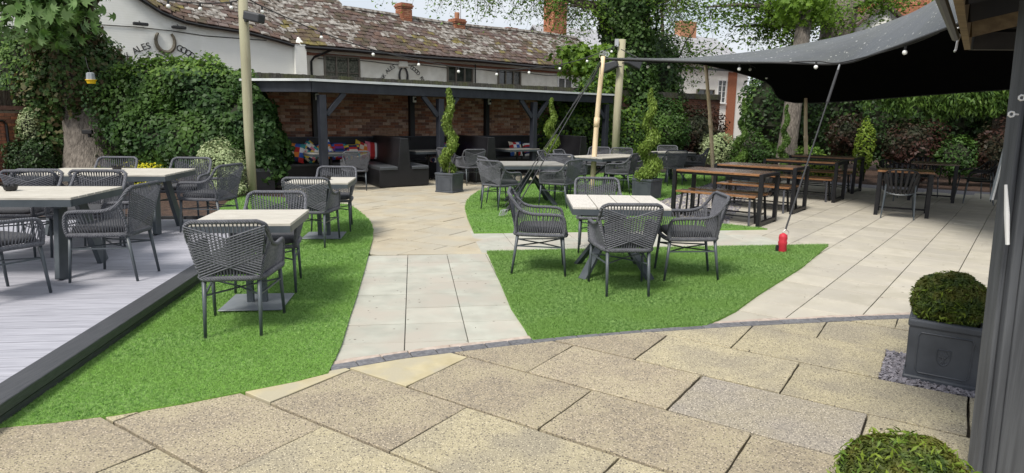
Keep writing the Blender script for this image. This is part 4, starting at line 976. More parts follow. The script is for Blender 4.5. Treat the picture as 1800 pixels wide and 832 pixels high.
def bench(label, x, y, rz, L=1.3):
    t = thing('picnic_bench', label, 'bench', (x, y, 0), R(rz), 'wood topped steel picnic benches')
    for i in range(3): b = MB(); b.box((0, -.10+.10*i, .445), (L, .092, .03)); sharp(b.obj('slat', 'oak' if i == 0 else 'oak_dark', t), .003)
    for sx in (-1, 1):
        for sy in (-1, 1): b = MB(); b.beam((sx*(L/2-.10), sy*.10, .43), (sx*(L/2-.07), sy*.15, 0), .028, .028); b.obj('leg', 'shiny_leg' if sy < 0 else 'black_metal', t)
        
        for dx_, zz_ in ((.085, .12), (.1, .415)): b = MB(); b.box((sx*(L/2-dx_), 0, zz_), (.025, .25, .024)); b.obj('end_rail', 'black_metal', t)
    b = MB(); b.box((0, 0, .12), (L-.19, .022, .022)); b.obj('stretcher', 'black_metal', t)
pa = -39
PT = [(3.44, 10.52), (4.55, 11.95), (6.10, 13.65), (7.35, 15.35)]
pv = Vector((math.cos(R(pa)), math.sin(R(pa)))); pw = Vector((-pv.y, pv.x))
od = ['nearest', 'second nearest', 'third', 'farthest']
for i, (x, y) in enumerate(PT):
    picnic('%s picnic table in the row under the grey tent' % od[i], x, y, pa)
    for s_, nm in ((-1, 'near'), (1, 'far')):
        bx = Vector((x, y))+pw*s_*.24+pv*(-.02)
        bench('wooden bench tucked under the %s side of the %s picnic table' % (nm, od[i]), bx.x, bx.y, pa)
# dark slatted chairs and tables at right
def slatchair_meshes():
    D = {}
    b = MB(); b.lathe([(.01, .0), (.22, .0), (.225, .012), (.21, .025), (.01, .025)], 16, (0, 0, .44)); D['seat'] = b.mesh('seat', 'black_metal')
    top = bez([(-.24, -.10, .62), (-.25, -.2, .70), (-.20, -.29, .80), (0, -.33, .83), (.20, -.29, .80), (.25, -.2, .70), (.24, -.10, .62)], 4); b = MB(); b.tube(top, .014, 6)
    arm = bez([(-.24, .2, .43), (-.26, .18, .60), (-.25, .05, .64), (-.24, -.1, .63)], 3); b.tube(arm, .014, 6); b.tube([Vector((-p.x, p.y, p.z)) for p in arm], .014, 6); D['back_rail'] = b.mesh('back_rail', 'black_metal')
    lo = bez([(-.21, -.17, .44), (-.12, -.23, .415), (0, -.25, .405), (.12, -.23, .415), (.21, -.17, .44)], 4); b = MB(); b.tube(lo, .013, 5); D['low_rail'] = b.mesh('low_rail', 'metal')
    D['slats'] = []
    for i in range(9):
        t = i/8; p = lerp_path(top, .2+.6*t); q = lerp_path(lo, .06+.88*t); b = MB(); b.beam(p, q, .034, .008, up=(0, 1, .2)); D['slats'].append(b.mesh('back_slat', 'black_metal'))
    D['legs'] = []
    for sx, sy in ((-1, -1), (1, -1), (-1, 1), (1, 1)): b = MB(); b.tube([(sx*.21, -.19 if sy < 0 else .2, .62 if sy < 0 else .45), (sx*.24, -.26 if sy < 0 else .24, 0)], [.014, .011], 6); D['legs'].append(b.mesh('leg', 'metal'))
    return D
SC = slatchair_meshes()
def slatchair(label, x, y, rz):
    t = thing('slat_armchair', label, 'chair', (x, y, 0), R(rz), 'black slat back armchairs at the right hand tables')
    for k in ('seat', 'back_rail', 'low_rail'): link(k, SC[k], t)
    for m_ in SC['slats']: link('back_slat', m_, t)
    for m_ in SC['legs']: link('leg', m_, t)
def steeltable(label, x, y, rz, wood='oak_dark'):
    t = thing('steel_table', label, 'table', (x, y, 0), R(rz), 'dark tables with slatted armchairs')
    for i in range(6): b = MB(); b.box((0, -.40+.8/6*(i+.5), .765), (.84, .126, .03)); sharp(b.obj('slat', 'oak' if i == 0 and wood == 'oak' else 'oak_dark', t), .003)
    for sx in (-1, 1):
        for sy in (-1, 1): b = MB(); b.box((sx*.38, sy*.36, .375), (.06, .06, .75)); b.obj('leg', 'black_metal', t)
        
        for zz_ in (.08, .73): b = MB(); b.box((sx*.38, 0, zz_), (.04, .66, .035)); b.obj('end_rail', 'black_metal', t)
    b = MB(); b.box((0, 0, .10), (.73, .03, .03)); b.obj('stretcher', 'black_metal', t)
steeltable('dark table with lighter wood edge behind the nearest slat chair', 6.88, 11.42, -31, 'oak')
slatchair('black slat back armchair nearest, back towards us, at right', 6.58, 11.02, -30)
slatchair('black slat back armchair on the far side of the wood edged table', 7.25, 12.15, 150)
steeltable('dark table in deep shade beyond the wood edged table', 8.78, 13.6, -33)
slatchair('black slat back armchair right of the shaded table', 9.45, 13.15, 55)
slatchair('black slat back armchair at far right corner of the shaded table', 9.75, 13.75, 75)
slatchair('black slat back armchair left of the shaded table', 8.05, 13.6, -80)
slatchair('black slat back armchair behind the shaded table', 9.1, 14.4, 160)

# ============================================================ PLANTERS AND TOPIARY
def planter(label, x, y, rz, w_=.44, h=.42, crest=False, z0=0):
    t = thing('planter', label, 'planter', (x, y, z0), R(rz), 'square grey planters'); e = w_*.455; E_ = w_/2
    b = MB(); vs = []; 
    for z, s_ in ((0.03, e), (h-.05, E_-.012), (h-.05, E_-.04), (h-.09, E_-.045)):
        vs += [(-s_, -s_, z), (s_, -s_, z), (s_, s_, z), (-s_, s_, z)]
    b.add(vs, [(i*4+k, i*4+(k+1) % 4, (i+1)*4+(k+1) % 4, (i+1)*4+k) for i in range(3) for k in range(4)]+[(12, 13, 14, 15)]); b.obj('tub', 'planter', t)
    b = MB(); b.box((0, 0, .018), (2*e+.03, 2*e+.03, .036)); sharp(b.obj('base_moulding', 'planter', t), .008)
    b = MB(); q = E_; tk = .045
    for sy in (-1, 1): b.box((0, sy*(q-tk/2), h-.025), (2*q, tk, .05))
    for sx in (-1, 1): b.box((sx*(q-tk/2), 0, h-.025), (tk, 2*q-2*tk-.002, .05))
    sharp(b.obj('rim', 'planter', t), .014, 3)
    b = MB(); b.box((0, 0, h-.07), (2*q-.1, 2*q-.1, .02)); b.obj('compost', 'soil', t)
    if w_ > .3:
        def face(u, v, o_=0):   # point on sloped front face: u across -1..1, v 0..1 height
            z = .06+(h-.14)*v; half = e+(E_-.012-e)*((z-.03)/(h-.08)); return Vector((u*(half-.05), -half-o_, z))
        c = .10; pts = [(-1+c, 0), (1-c, 0), (1-c, .07), (1, .07), (1, .93), (1-c, .93), (1-c, 1), (-1+c, 1), (-1+c, .93), (-1, .93), (-1, .07), (-1+c, .07)]
        pts = [(-1+c, 0), (1-c, 0), (1, .09), (1, .91), (1-c, 1), (-1+c, 1), (-1, .91), (-1, .09)]
        for k in range(4):
            Q = Matrix.Rotation(k*math.pi/2, 3, 'Z')
            b = MB(); b.tube([Q @ face(u, v, .002) for u, v in pts], .005, 4, closed=True); b.obj('panel_moulding', 'planter', t)
        if crest:
            b = MB(); sh = [(-.24, .66), (.24, .66), (.25, .45), (.17, .33), (0, .27), (-.17, .33), (-.25, .45)]
            b.tube([face(u, v, .002) for u, v in sh], .004, 4, closed=True); b.obj('shield', 'planter', t)
            b = MB(); b.tube([face(0, .33, .003), face(.0, .46, .003)], .004, 4); b.tube([face(-.12, .345, .003), face(0, .375, .003), face(.12, .345, .003)], .003, 4)
            for k in range(26):
                a = k*2.4; r_ = .15*math.sqrt(k/26); b.ball(face(r_*math.cos(a), .52+r_*math.sin(a)*.55, .002), .006, 5)
            b.obj('oak_emblem', 'planter', t)
    return t
def buxus(label, x, y, z, r, n, size):
    t = thing('box_ball', label, 'bush', (x, y, z), 0, 'clipped round box bushes'); P, N = shell((0, 0, 0), (r, r, r*.88), n, inner=.86, lump=8, lumpamp=.045)
    me = leaf_mesh('foliage', P, N, size, 'buxus', aspect=.30, jit=1.0); link('foliage', me, t)
    P, N = shell((0, 0, 0), (r*1.03, r*1.03, r*.91), n//26, inner=.95, lump=8, lumpamp=.05); link('shoot_tips', leaf_mesh('shoot_tips', P, N, size*1.2, 'lime', aspect=.25, jit=1.3), t)['kind'] = 'stuff'
    b = MB(); core(b, (0, 0, 0), (r*.84, r*.84, r*.74), 14); b.tube([(0, 0, -r*1.15), (0, 0, 0)], .02, 6); b.obj('stem_shade_core', 'twig', t)
planter('grey square planter with embossed oak tree shield on slate chippings', 2.76, 3.95, -34, .41, .40, True)
buxus('round clipped bush in the crested planter', 2.75, 3.945, .505, .205, 16000, .028)
planter('grey square planter holding the foreground bush, mostly below the frame', 1.19, 1.72, -34, .42, .36, True)
buxus('round clipped bush in the bottom right foreground', 1.165, 1.745, .525, .192, 30000, .022)
def spiral(label, x, y, z0, H, r0, turns, ph, n=9000, mname='topiary'):
    t = thing('spiral_topiary', label, 'topiary', (x, y, z0), 0, 'spiral clipped conifers')
    k = rng.uniform(0, 1, n)**1.35; a = ph+k*turns*2*math.pi; env = r0*.88*(1-k)**.8+.025
    cx, cy = np.cos(a)*env*.46, np.sin(a)*env*.46; d = rng.normal(size=(n, 3)); d /= np.linalg.norm(d, axis=1)[:, None]; rr = (env*.56+.03)*rng.uniform(.4, 1.0, n)*(1+.35*np.sin(k*61)*np.sin(a*3.1+k*20))
    P = np.stack([cx+d[:, 0]*rr, cy+d[:, 1]*rr, .06+k*H+d[:, 2]*rr*.8], 1); P[:, 2] = np.maximum(P[:, 2], .0)
    N = d.copy(); N[:, 2] *= .3
    me = leaf_mesh('foliage', P, N, .062, mname, aspect=.34, droop=-1.6, jit=.7); link('foliage', me, t)
    b = MB(); b.tube([(0, 0, -.1), (.01, 0, H*.5), (0, 0, H*.98)], [.022, .015, .006], 6); b.obj('trunk', 'bark', t)
planter('square grey planter with spiral bush by the shelter post', -1.36, 13.95, -28, .46, .42)
spiral('slim spiral conifer in planter in front of the shelter', -1.36, 13.95, .38, 1.72, .24, 2.2, 1.2)
planter('square grey planter with spiral bush at the back lawn edge', 2.72, 13.15, -42, .46, .42)
spiral('spiral conifer with open trunk right of the bamboo pole', 2.72, 13.15, .38, 1.72, .29, 3.0, 3.4)
planter('square grey planter behind the guy rope table, mostly hidden', .95, 16.4, 10, .44, .42)
spiral('spiral conifer behind the black guy ropes', .95, 16.4, .38, 1.62, .27, 2.6, .3)
planter('low grey planter under the picnic tables', 5.6, 16.2, 0, .5, .40)
spiral('wispy spiral conifer in bed left of the farthest pole', 7.15, 20.6, .0, 2.2, .27, 3.4, 1.0, mname='conifer')
spiral('dark spiral conifer in front of the pale tree trunk', 8.25, 20.0, .0, 2.0, .22, 3.2, 2.6, mname='conifer')

# ============================================================ POLES, LIGHTS, TENT
t = thing('timber_pole', 'tall weathered timber pole on the left carrying the floodlight', 'pole', (-5.12, 12.75, 0))
b = MB(); b.tube([(0, 0, -.05), (-.01, 0, 1.2), (.015, 0, 2.6), (.03, 0, 4.4)], [.082, .088, .092, .088], 12); b.obj('shaft', 'pole_wood', t, True)
t = thing('floodlight', 'black floodlight fixed to the left timber pole', 'light', (-4.95, 12.62, 3.36), R(-18))
b = MB(); b.box((.12, 0, 0), (.36, .2, .17), (0, R(12), 0)); sharp(b.obj('housing', 'speaker', t), .03, 2); b = MB(); b.box((-.08, .03, .03), (.06, .06, .2)); b.obj('bracket', 'black', t)
t = thing('timber_pole', 'greenish timber pole right of the shelter carrying two speakers', 'pole', (2.86, 18.4, 0))
b = MB(); b.tube([(0, 0, -.05), (.02, 0, 1.8), (.07, 0, 3.72)], [.11, .105, .10], 12); b.obj('shaft', 'pole_wood', t, True)
b = MB(); b.box((-.09, -.08, 3.62), (.1, .08, .2)); b.obj('junction_box', 'steel', t)
for l_, dx, rz in (('black speaker on left side of the greenish timber pole', -.26, 150), ('black speaker on right side of the greenish timber pole', .32, 15)):
    s_ = thing('speaker', l_, 'speaker', (2.90+dx, 18.28, 3.0+(0 if dx < 0 else .1)), R(rz))
    b = MB(); vs = [(-.2, -.09, -.08), (-.2, .09, -.08), (-.2, .09, .1), (-.2, -.09, .1), (.22, -.15, -.13), (.22, .15, -.13), (.22, .15, .13), (.22, -.15, .13)]
    b.add(vs, [(0, 1, 2, 3), (4, 7, 6, 5), (0, 4, 5, 1), (1, 5, 6, 2), (2, 6, 7, 3), (3, 7, 4, 0)]); o = sharp(b.obj('cabinet', 'speaker', s_), .03, 2); o.rotation_euler = (0, R(18), 0)
    b = MB(); b.tube([(-.2, 0, 0), (-.3, 0, -.02)], .02, 6); b.obj('bracket', 'black', s_)
def pole(label, p0, p1, r_=.05, wob=.012):
    t = thing('tent_pole', label, 'pole', p0, 0, 'pale round wooden tent poles'); p0, p1 = Vector(p0), Vector(p1); d = p1-p0; pts = []
    for i in range(9): k = i/8; pts.append(d*k+Vector((wob*math.sin(k*5+p0.x), wob*.5*math.cos(k*4), 0)))
    b = MB(); b.tube(pts, [r_*(1.05-.18*i/8) for i in range(9)], 10); b.obj('shaft', 'bamboo', t, True)
    b = MB(); 
    for k in (.46,): c = pts[4]; b.tube([c-d*.02, c+d*.05], r_*1.12, 10)
    b.obj('collar', 'bamboo', t, True)
A_ = Vector((1.93, 14.75, 2.9)); K_ = Vector((5.66, 11.7, 2.60)); B_ = Vector((4.73, 16.7, 2.96)); C_ = Vector((7.62, 18, 2.10))
pole('pale pole with rope shackles at the left tip of the tent', (1.74, 14.35, 0), (1.94, 14.72, 2.93), .058)
pole('pale thin pole under the left side of the tent', (5.12, 16.5, 0), (4.77, 16.7, 2.93), .048)
pole('pale pole under the far corner of the tent', (7.95, 17.6, 0), (7.72, 17.6, 2.2), .05, .01)
# stretch tent: control grid, rows front -> ridge -> back
V3 = Vector
cols = [[A_, A_+V3((.05, .12, .02)), A_+V3((.1, .25, 0))],
        [V3((3.55, 13.28, 2.735)), V3((3.75, 14.6, 2.92)), V3((3.4, 15.75, 2.93))],
        [V3((4.75, 12.35, 2.66)), V3((5.3, 14.3, 3.07)), B_],
        [K_, V3((6.6, 13.6, 3.30)), V3((6.46, 17.2, 2.60))],
        [V3((5.72, 10.6, 2.68)), V3((7.2, 12.9, 3.47)), C_],
        [V3((5.66, 9.0, 2.82)), V3((7.5, 11.8, 3.62)), V3((10.2, 15.2, 2.30))],
        [V3((5.5, 7.2, 2.98)), V3((7.6, 9.8, 3.75)), V3((11.6, 12.0, 2.45))],
        [V3((5.0, 5.4, 3.1)), V3((7.8, 6.5, 3.8)), V3((12.0, 8.5, 2.6))]]
ccurve = [bez([cols[j][i] for j in range(len(cols))], 6) for i in range(3)]
# keep K a sharp point
b = MB(); nu = len(ccurve[0]); rows = []; nv = 12
for i in range(nu):
    p, q, r = ccurve[0][i], ccurve[1][i], ccurve[2][i]; ctl = q*2-(p+r)/2
    rows.append([p*(1-t)**2+ctl*2*t*(1-t)+r*t*t for t in [k/nv for k in range(nv+1)]])
def sheet(off, mi, flip):
    vs = [p+Vector((0, 0, off)) for rw in rows for p in rw]; n = nv+1
    b.add(vs, [((i*n+k, (i+1)*n+k, (i+1)*n+k+1, i*n+k+1) if not flip else (i*n+k, i*n+k+1, (i+1)*n+k+1, (i+1)*n+k)) for i in range(nu-1) for k in range(nv)], mi)
t = thing('stretch_tent', 'large dark grey stretch tent canopy over the picnic tables', 'tent')
sheet(0, 0, False); b.obj('canopy', 'tent', t, True)
b = MB(); sheet(-.012, 0, True); b.obj('underside', 'tent_under', t, True)
b = MB(); b.tube([rw[0]+V3((0, 0, -.012)) for rw in rows], .02, 6); b.obj('hem', 'rope_black', t)
b = MB(); b.tube([rw[-1]+V3((0, 0, -.012)) for rw in rows], .018, 6); b.obj('hem', 'rope_black', t)
# tension strut from the red cover to the tent point
PEG = V3((3.30, 7.79, 0))
t = thing('guy_strap', 'long dark guy strap from the red peg cover to the tent point', 'guy rope')
top = K_+V3((0, -.02, -.03)); bot = PEG+V3((.03, .02, .30))
b = MB(); b.tube([bot, bot.lerp(top, .7)], .011, 6); b.tube([bot.lerp(top, .7), bot.lerp(top, .95)], .022, 6); b.obj('strap', 'rope_black', t)
b = MB(); q = bot.lerp(top, .95); b.tube([q, top], .018, 6); b.tube([bot+V3((0, 0, 0)), bot+V3((.045, 0, -.035)), bot+V3((.02, 0, -.10)), bot+V3((-.035, 0, -.035))], .005, 5, closed=True); b.obj('shackle', 'steel', t)
t = thing('peg_cover', 'bright red padded cover over the tent peg on the middle lawn', 'peg cover', PEG+V3((0, 0, FZ)))
b = MB(); b.lathe([(.045, 0), (.052, .02), (.050, .10), (.056, .12), (.047, .14), (.052, .18), (.045, .215), (.015, .235)], 12); o = b.obj('cover', 'red', t, True); 
b = MB(); b.box((-.062, 0, .05), (.03, .03, .07)); b.obj('strap_end', 'black', t)
# ropes at the left tip
t = thing('guy_ropes', 'black guy ropes running from the tent tip down to the back lawn', 'guy rope')
anc = V3((-.15, 10.3, .03))
for k, (dx, tz) in enumerate(((0, 0), (.11, .0), (-.09, 0))):
    b = MB(); b.tube([A_+V3((-.03, -.05, -.03-.06*k)), anc+V3((.12+dx, .12, .16))], .008 if k != 1 else .011, 5); b.obj('rope', 'rope_black', t)
b = MB(); b.tube([A_+V3((0, -.02, -.05)), A_+V3((-.25, -.5, -.5)), A_+V3((-.75, -1.4, -1.05))], .012, 5); b.obj('rope', 'rope_black', t)
b = MB(); b.tube([anc+V3((.17, .14, .24)), anc+V3((.09, .08, .12)), anc+V3((.04, .03, .08))], [.02, .035, .02], 6); b.tube([anc+V3((.10, .05, .2)), anc+V3((.16, .0, .16)), anc+V3((.15, -.02, .08))], .008, 5); b.obj('ratchet', 'black', t)
for k in range(3): b = MB(); c = anc+V3((-.03+.03*k, 0, .02)); b.tube([c+V3((.05, .03, .10)), c+V3((0, 0, .08)), c+V3((-.03, -.01, .0)), c+V3((.02, .01, .02))], .009, 5, closed=True); b.obj('shackle', 'steel', t)
t = thing('rope_shackles', 'bright metal shackles hooked over the tip pole', 'shackle', A_+V3((0, -.05, .08)))
for k in range(5):
    a = k*1.2; b = MB(); c = V3((.09*math.cos(a), .05*math.sin(a), .03*math.sin(a*2))); b.tube([c+V3((.05*math.cos(i*1.257)+.02*k, .02*math.sin(i*1.257+a), .05*math.sin(i*1.257))) for i in range(5)], .009, 5, closed=True); b.obj('shackle', 'steel', t)
# festoon lights
def festoon(label, anchors, bulbs, drop=.12, r_=.012):
    t = thing('string_lights', label, 'string lights'); path = bez(anchors, 8); b = MB(); b.tube(path, r_, 5); b.obj('cable', 'rope_black', t)
    for u in bulbs:
        p = lerp_path(path, u); b = MB(); b.lathe([(.018, -.07), (.02, 0)], 8, p+V3((0, 0, 0))); b.obj('socket', 'black', t)
        b = MB(); b.ball(p+V3((0, 0, -.10)), .036, 10); b.obj('bulb', 'bulb', t, True)
def AT(px, py, Y):
    x, y = px-900, 416-py; c, s_ = math.cos(R(.75)), math.sin(R(.75)); x, y = c*x-s_*y, s_*x+c*y
    P_ = R(10.4); k = Y/(1143*math.cos(P_)+y*math.sin(P_)); return V3((x*k, Y, 1.6+(-1143*math.sin(P_)+y*math.cos(P_))*k))
dr = V3((0, 0, .1))
f1 = [AT(px, py, Y)+dr for px, py, Y in ((250, 2, 11.8), (296, 11, 12.0), (352, 16, 12.3), (405, 14, 12.6), (432, 6, 12.75))]
festoon('short run of festoon bulbs left of the tall left pole', f1, [.25, .5, .76])
f2 = [AT(px, py, Y)+dr for px, py, Y in ((432, 4, 12.75), (461, 21, 13.0), (565, 66, 13.9), (656, 96, 14.6), (736, 114, 15.2), (806, 126, 15.8), (873, 131, 16.3), (930, 128, 16.8), (984, 121, 17.3), (1032, 108, 17.8), (1075, 91, 18.2), (1090, 84, 18.35))]
festoon('long sagging run of festoon bulbs between the two timber poles', f2, [i/11 for i in range(1, 11)])
f3 = [AT(px, py-8, Y) for px, py, Y in ((1092, 95, 18.0), (1139, 117, 14.35), (1176, 117, 14.05), (1240, 118, 13.4), (1300, 120, 12.8), (1370, 118, 12.3), (1435, 116, 11.9), (1480, 118, 11.5), (1592, 88, 9.9), (1650, 66, 9.2))]
festoon('festoon bulbs hung under the front edge of the tent', f3, [1/9, 2/9, 4/9, 6/9, 8/9])
f4 = [AT(px, py-7, Y) for px, py, Y in ((1308, 116, 16.0), (1319, 122, 16.3), (1348, 137, 17.0), (1369, 151, 17.5), (1385, 162, 17.8), (1392, 172, 17.9))]
festoon('festoon bulbs along the dropping rear left edge of the tent', f4, [.2, .4, .6, .8], r_=.006)
t = thing('wasp_trap', 'clear and yellow insect trap hanging in front of the ivy tree', 'wasp trap', AT(160, 141, 13.2))
b = MB(); b.lathe([(.085, .0), (.075, .13), (.05, .145)], 8); o = b.obj('clear_cap', 'clear', t); b = MB(); b.lathe([(.07, -.07), (.085, -.02), (.10, -.005), (.10, .008), (.085, .008)], 14); b.obj('yellow_bowl', 'yellow', t)
b = MB(); b.tube([(0, 0, .14), (-.04, 0, .25), (-.1, .05, .45)], .006, 4); b.obj('wire', 'rope_black', t)
t = thing('wall_lamp', 'small black floodlight strapped to the ivy clad trunk', 'light', AT(154, 232, 14.3), R(10)); b = MB(); b.box((0, 0, 0), (.2, .1, .09)); sharp(b.obj('housing', 'black', t), .01); b = MB(); b.box((0, .08, -.06), (.04, .1, .12)); b.obj('bracket', 'black', t)

# ============================================================ GAZEBO CORNER AT RIGHT
gz = thing('timber_gazebo', 'grey timber gazebo corner post and dark rafters at right edge', 'gazebo')
pb0 = V3((2.02, 2.6, 0)); tilt = V3((-.065, .02, 2.3))
def gp(dx, dy, k): return pb0+tilt*k+V3((dx, dy, 0))
def slant(d, w_, h, mi='post_paint', name='post', k0=0, k1=1):
    b = MB(); a, q = gp(*d, k0), gp(*d, k1); vs = [a+V3((sx*w_/2, sy*h/2, 0)) for sx, sy in ((-1, -1), (1, -1), (1, 1), (-1, 1))]+[q+V3((sx*w_/2, sy*h/2, 0)) for sx, sy in ((-1, -1), (1, -1), (1, 1), (-1, 1))]
    b.add(vs, [(0, 3, 2, 1), (4, 5, 6, 7), (0, 1, 5, 4), (1, 2, 6, 5), (2, 3, 7, 6), (3, 0, 4, 7)]); return sharp(b.obj(name, mi, gz), .005, 2)
slant((.115, 0), .12, .13, k0=-.15)
slant((.035, -.01), .035, .10, name='post_moulding', k0=-.15); slant((.005, .0), .02, .07, name='post_moulding', k0=-.15)
slant((.22, .03), .06, .1, 'black_metal', 'door_frame', k0=-.15)
slant((.31, .0), .10, .11, name='post', k0=-.15)
rz0 = 2.05
E0 = V3((2.70, 4.02, rz0)); E1 = V3((1.30, 2.04, rz0)); E2 = V3((6.5, 3.75, rz0))
b = MB(); b.beam(E0+V3((0, 0, .03)), E1+V3((0, 0, .03)), .03, .10); b.obj('fascia', 'timber_tan', gz)
b = MB(); b.beam(E0+V3((.02, 0, .03)), E2+V3((0, 0, .03)), .05, .10); b.obj('fascia', 'timber_dark', gz)
b = MB(); b.tube([V3((2.36, 3.62, 2.05)), V3((1.60, 2.56, 2.05)), V3((1.2, 2.0, 2.05))], .02, 8); b.obj('gutter', 'gutter', gz)
b = MB(); b.tube([E0+V3((-.06, -.04, .07)), E1+V3((-.04, .0, .09))], .016, 6); b.obj('gutter', 'gutter', gz)
b = MB(); ap = V3((4.6, .6, 3.4)); b.add([E0+V3((0, 0, .10)), E1+V3((0, 0, .10)), ap, E2+V3((0, 0, .10)), V3((6.5, .6, 3.4))], [(0, 1, 2), (0, 2, 4, 3)]); b.obj('roof_boards', 'timber_dark', gz)
for k, m_ in ((.30, 'timber_tan'), (.62, 'timber_dark'), (.9, 'timber_dark')):
    p = E0.lerp(E1, k*.8)+V3((0, 0, .04)); b = MB(); b.beam(p, p+V3((3.2, 1.3, .75))*.8, .05, .10); b.obj('rafter', m_, gz)
for k in (.8, 1.7, 2.6): b = MB(); b.beam(E0+V3((k, 0, .05)), ap+V3((k*.3, 0, -.08)), .05, .09); b.obj('rafter', 'timber_dark', gz)
t = thing('rope_hook', 'white metal hook hanging from the gazebo gutter', 'hook', AT(1688, 55, 3.75))
b = MB(); b.tube(bez([(0, 0, .02), (-.025, 0, .01), (-.02, 0, -.02), (.0, 0, -.02), (-.008, 0, -.06), (-.012, 0, -.10), (-.02, 0, -.11)], 3), .006, 6); b.obj('hook', 'steel', t)
for i, (px, py) in enumerate(((1796, 172), (1778, 201))):
    t = thing('eye_bolt', ['upper pale eye bolt on the grey gazebo post', 'lower pale eye bolt on the grey gazebo post'][i], 'hook', AT(px, py, 2.52)); b = MB(); b.tube([(.012*math.cos(a*.9), 0, .010*math.sin(a*.9)) for a in range(7)], .0035, 6, closed=True); b.tube([(.01, 0, 0), (.04, .02, 0)], .004, 6); b.obj('ring', 'white', t)
t = thing('latch_strip', 'white plastic latch strip on the gazebo post', 'latch', V3((0, 0, 0)))
b = MB(); a, q = AT(1768, 325, 2.50), AT(1771, 430, 2.50); b.tube([a, a.lerp(q, .5)+V3((.001, 0, 0)), q], [.005, .009, .007], 6); b.obj('strip', 'white', t)
t = thing('rolled_screen', 'edge of a rolled grey weather screen beside the gazebo post', 'screen')
b = MB(); a = AT(1779, 225, 2.68); q = AT(1745, 352, 2.68); r_ = AT(1766, 350, 2.68); b.add([a, q, r_, a+V3((0, .02, 0)), q+V3((0, .02, 0)), r_+V3((0, .02, 0))], [(0, 1, 2), (3, 5, 4), (0, 3, 4, 1), (1, 4, 5, 2), (2, 5, 3, 0)]); b.obj('panel', 'clear', t)
b = MB(); b.tube([a, q], .004, 5); b.obj('edge', 'white', t)

# ============================================================ TREES AND SHRUBS
def limb(b, p, q, r0, r1, n=6, wob=.1, mi=0):
    p, q = V3(p), V3(q); pts = [p.lerp(q, i/5)+V3((random.uniform(-1, 1), random.uniform(-1, 1), random.uniform(-1, 1)))*wob*(0 if i in (0, 5) else 1) for i in range(6)]; b.tube(pts, [r0+(r1-r0)*i/5 for i in range(6)], n, mi); return pts
# ivy-clad sycamore at left
t = thing('sycamore_tree', 'ivy clad sycamore with big leaves overhanging the upper left', 'tree', (-9.75, 15.2, 0))
b = MB(); b.tube([(.15, 0, -.05), (.05, 0, .35), (0, 0, .9), (-.15, .1, 1.8), (-.5, .2, 3.4), (-.4, .2, 5.5)], [1.0, .72, .56, .48, .40, .28], 16)
for q in ((1.6, -1.2, 4.3), (-1.8, -.8, 4.6), (.3, -1.8, 4.4), (-.5, .5, 7)): limb(b, (-.45, .2, 3.2), q, .12, .03)
b.obj('trunk', 'bark', t, True)
P, N = cloud([shell((-.25, .15, 2.2), (.98, .85, 1.25), 9000, inner=.75), shell((-.5, .2, 3.4), (.8, .7, 1.2), 5000, inner=.7), shell((-1.0, .0, 1.5), (.6, .6, 1.2), 3500)]); k = (P[:, 2] > 1.35-.6*(P[:, 0] < -.3)-.4*np.sin(P[:, 0]*9)) ; P, N = P[k], N[k]
link('ivy', leaf_mesh('ivy', P, N, .10, ['ivy', 'ivy', 'ivy_brown'], aspect=.85), t)
def cl(c, r, n): return shell(c, r, n, inner=.25, lumpamp=.3)
crown = [cl((.25, -1.2, 3.95), (1.15, .9, .85), 620), cl((1.15, -1.0, 4.3), (.75, .7, .5), 230), cl((.1, -1.0, 4.8), (1.5, 1.0, .5), 420), cl((.1, -1.4, 3.35), (.75, .6, .5), 170), cl((-.9, -1.3, 3.7), (.6, .6, .6), 130)]
P, N = cloud(crown); d = np.linalg.norm(P+np.array([-9.75, 15.2, -1.6]), axis=1); od_ = np.argsort(d)
ptype = leaf_mesh('leaf', np.zeros((1, 3)), np.array([[0, 0, 1.]]), 1, 'syc', jit=0, shape='lobed', sv=0); ptype2 = leaf_mesh('leaf', np.zeros((1, 3)), np.array([[0, 0, 1.]]), 1, 'syc_b', jit=0, shape='lobed', sv=0)
for i in od_[:290]:
    v_ = V3(N[i])+V3((random.gauss(0, .5), random.gauss(0, .5)-.4, random.gauss(0, .5))); e_ = v_.to_track_quat('Z', 'Y').to_euler(); o = link('leaf', ptype if random.random() < .72 else ptype2, t, tuple(P[i]), e_, (random.uniform(.17, .26),)*3)
rest = od_[290:]; o = link('leaves', leaf_mesh('leaves', P[rest], N[rest], .21, ['syc', 'syc', 'syc_b'], shape='lobed', droop=.8), t); o['kind'] = 'stuff'
# hedges
def hedge(name, label, cat, parts, size, mats, corer=.78, aspect=.7, group=None, stemc=None, jit=.8, droop=0, top=None):
    x0 = sum(p[0][0] for p in parts)/len(parts); y0 = sum(p[0][1] for p in parts)/len(parts)
    t = thing(name, label, cat, (x0, y0, 0), 0, group); lst = []; b = MB()
    for c, r, n in parts:
        cc = (c[0]-x0, c[1]-y0, c[2]); lst.append(shell(cc, r, n, inner=.74, zmin=.02)); core(b, cc, [q*corer for q in r])
    P, N = cloud(lst); N[:, 1] -= .25
    if top is not None: mi = (P[:, 2]+rng.normal(0, .12, len(P)) > top).astype(int)  # leaves above this height get the painted sunlit colour
    else: mi = None
    link('foliage', leaf_mesh('foliage', P, N, size, mats, mi=mi, aspect=aspect, jit=jit, droop=droop), t)
    for k in range(3): b.tube([(random.uniform(-.3, .3), 0, 0), (random.uniform(-.4, .4), 0, .8)], .04, 5)
    b.obj('stem_shade_core', 'twig', t); return t
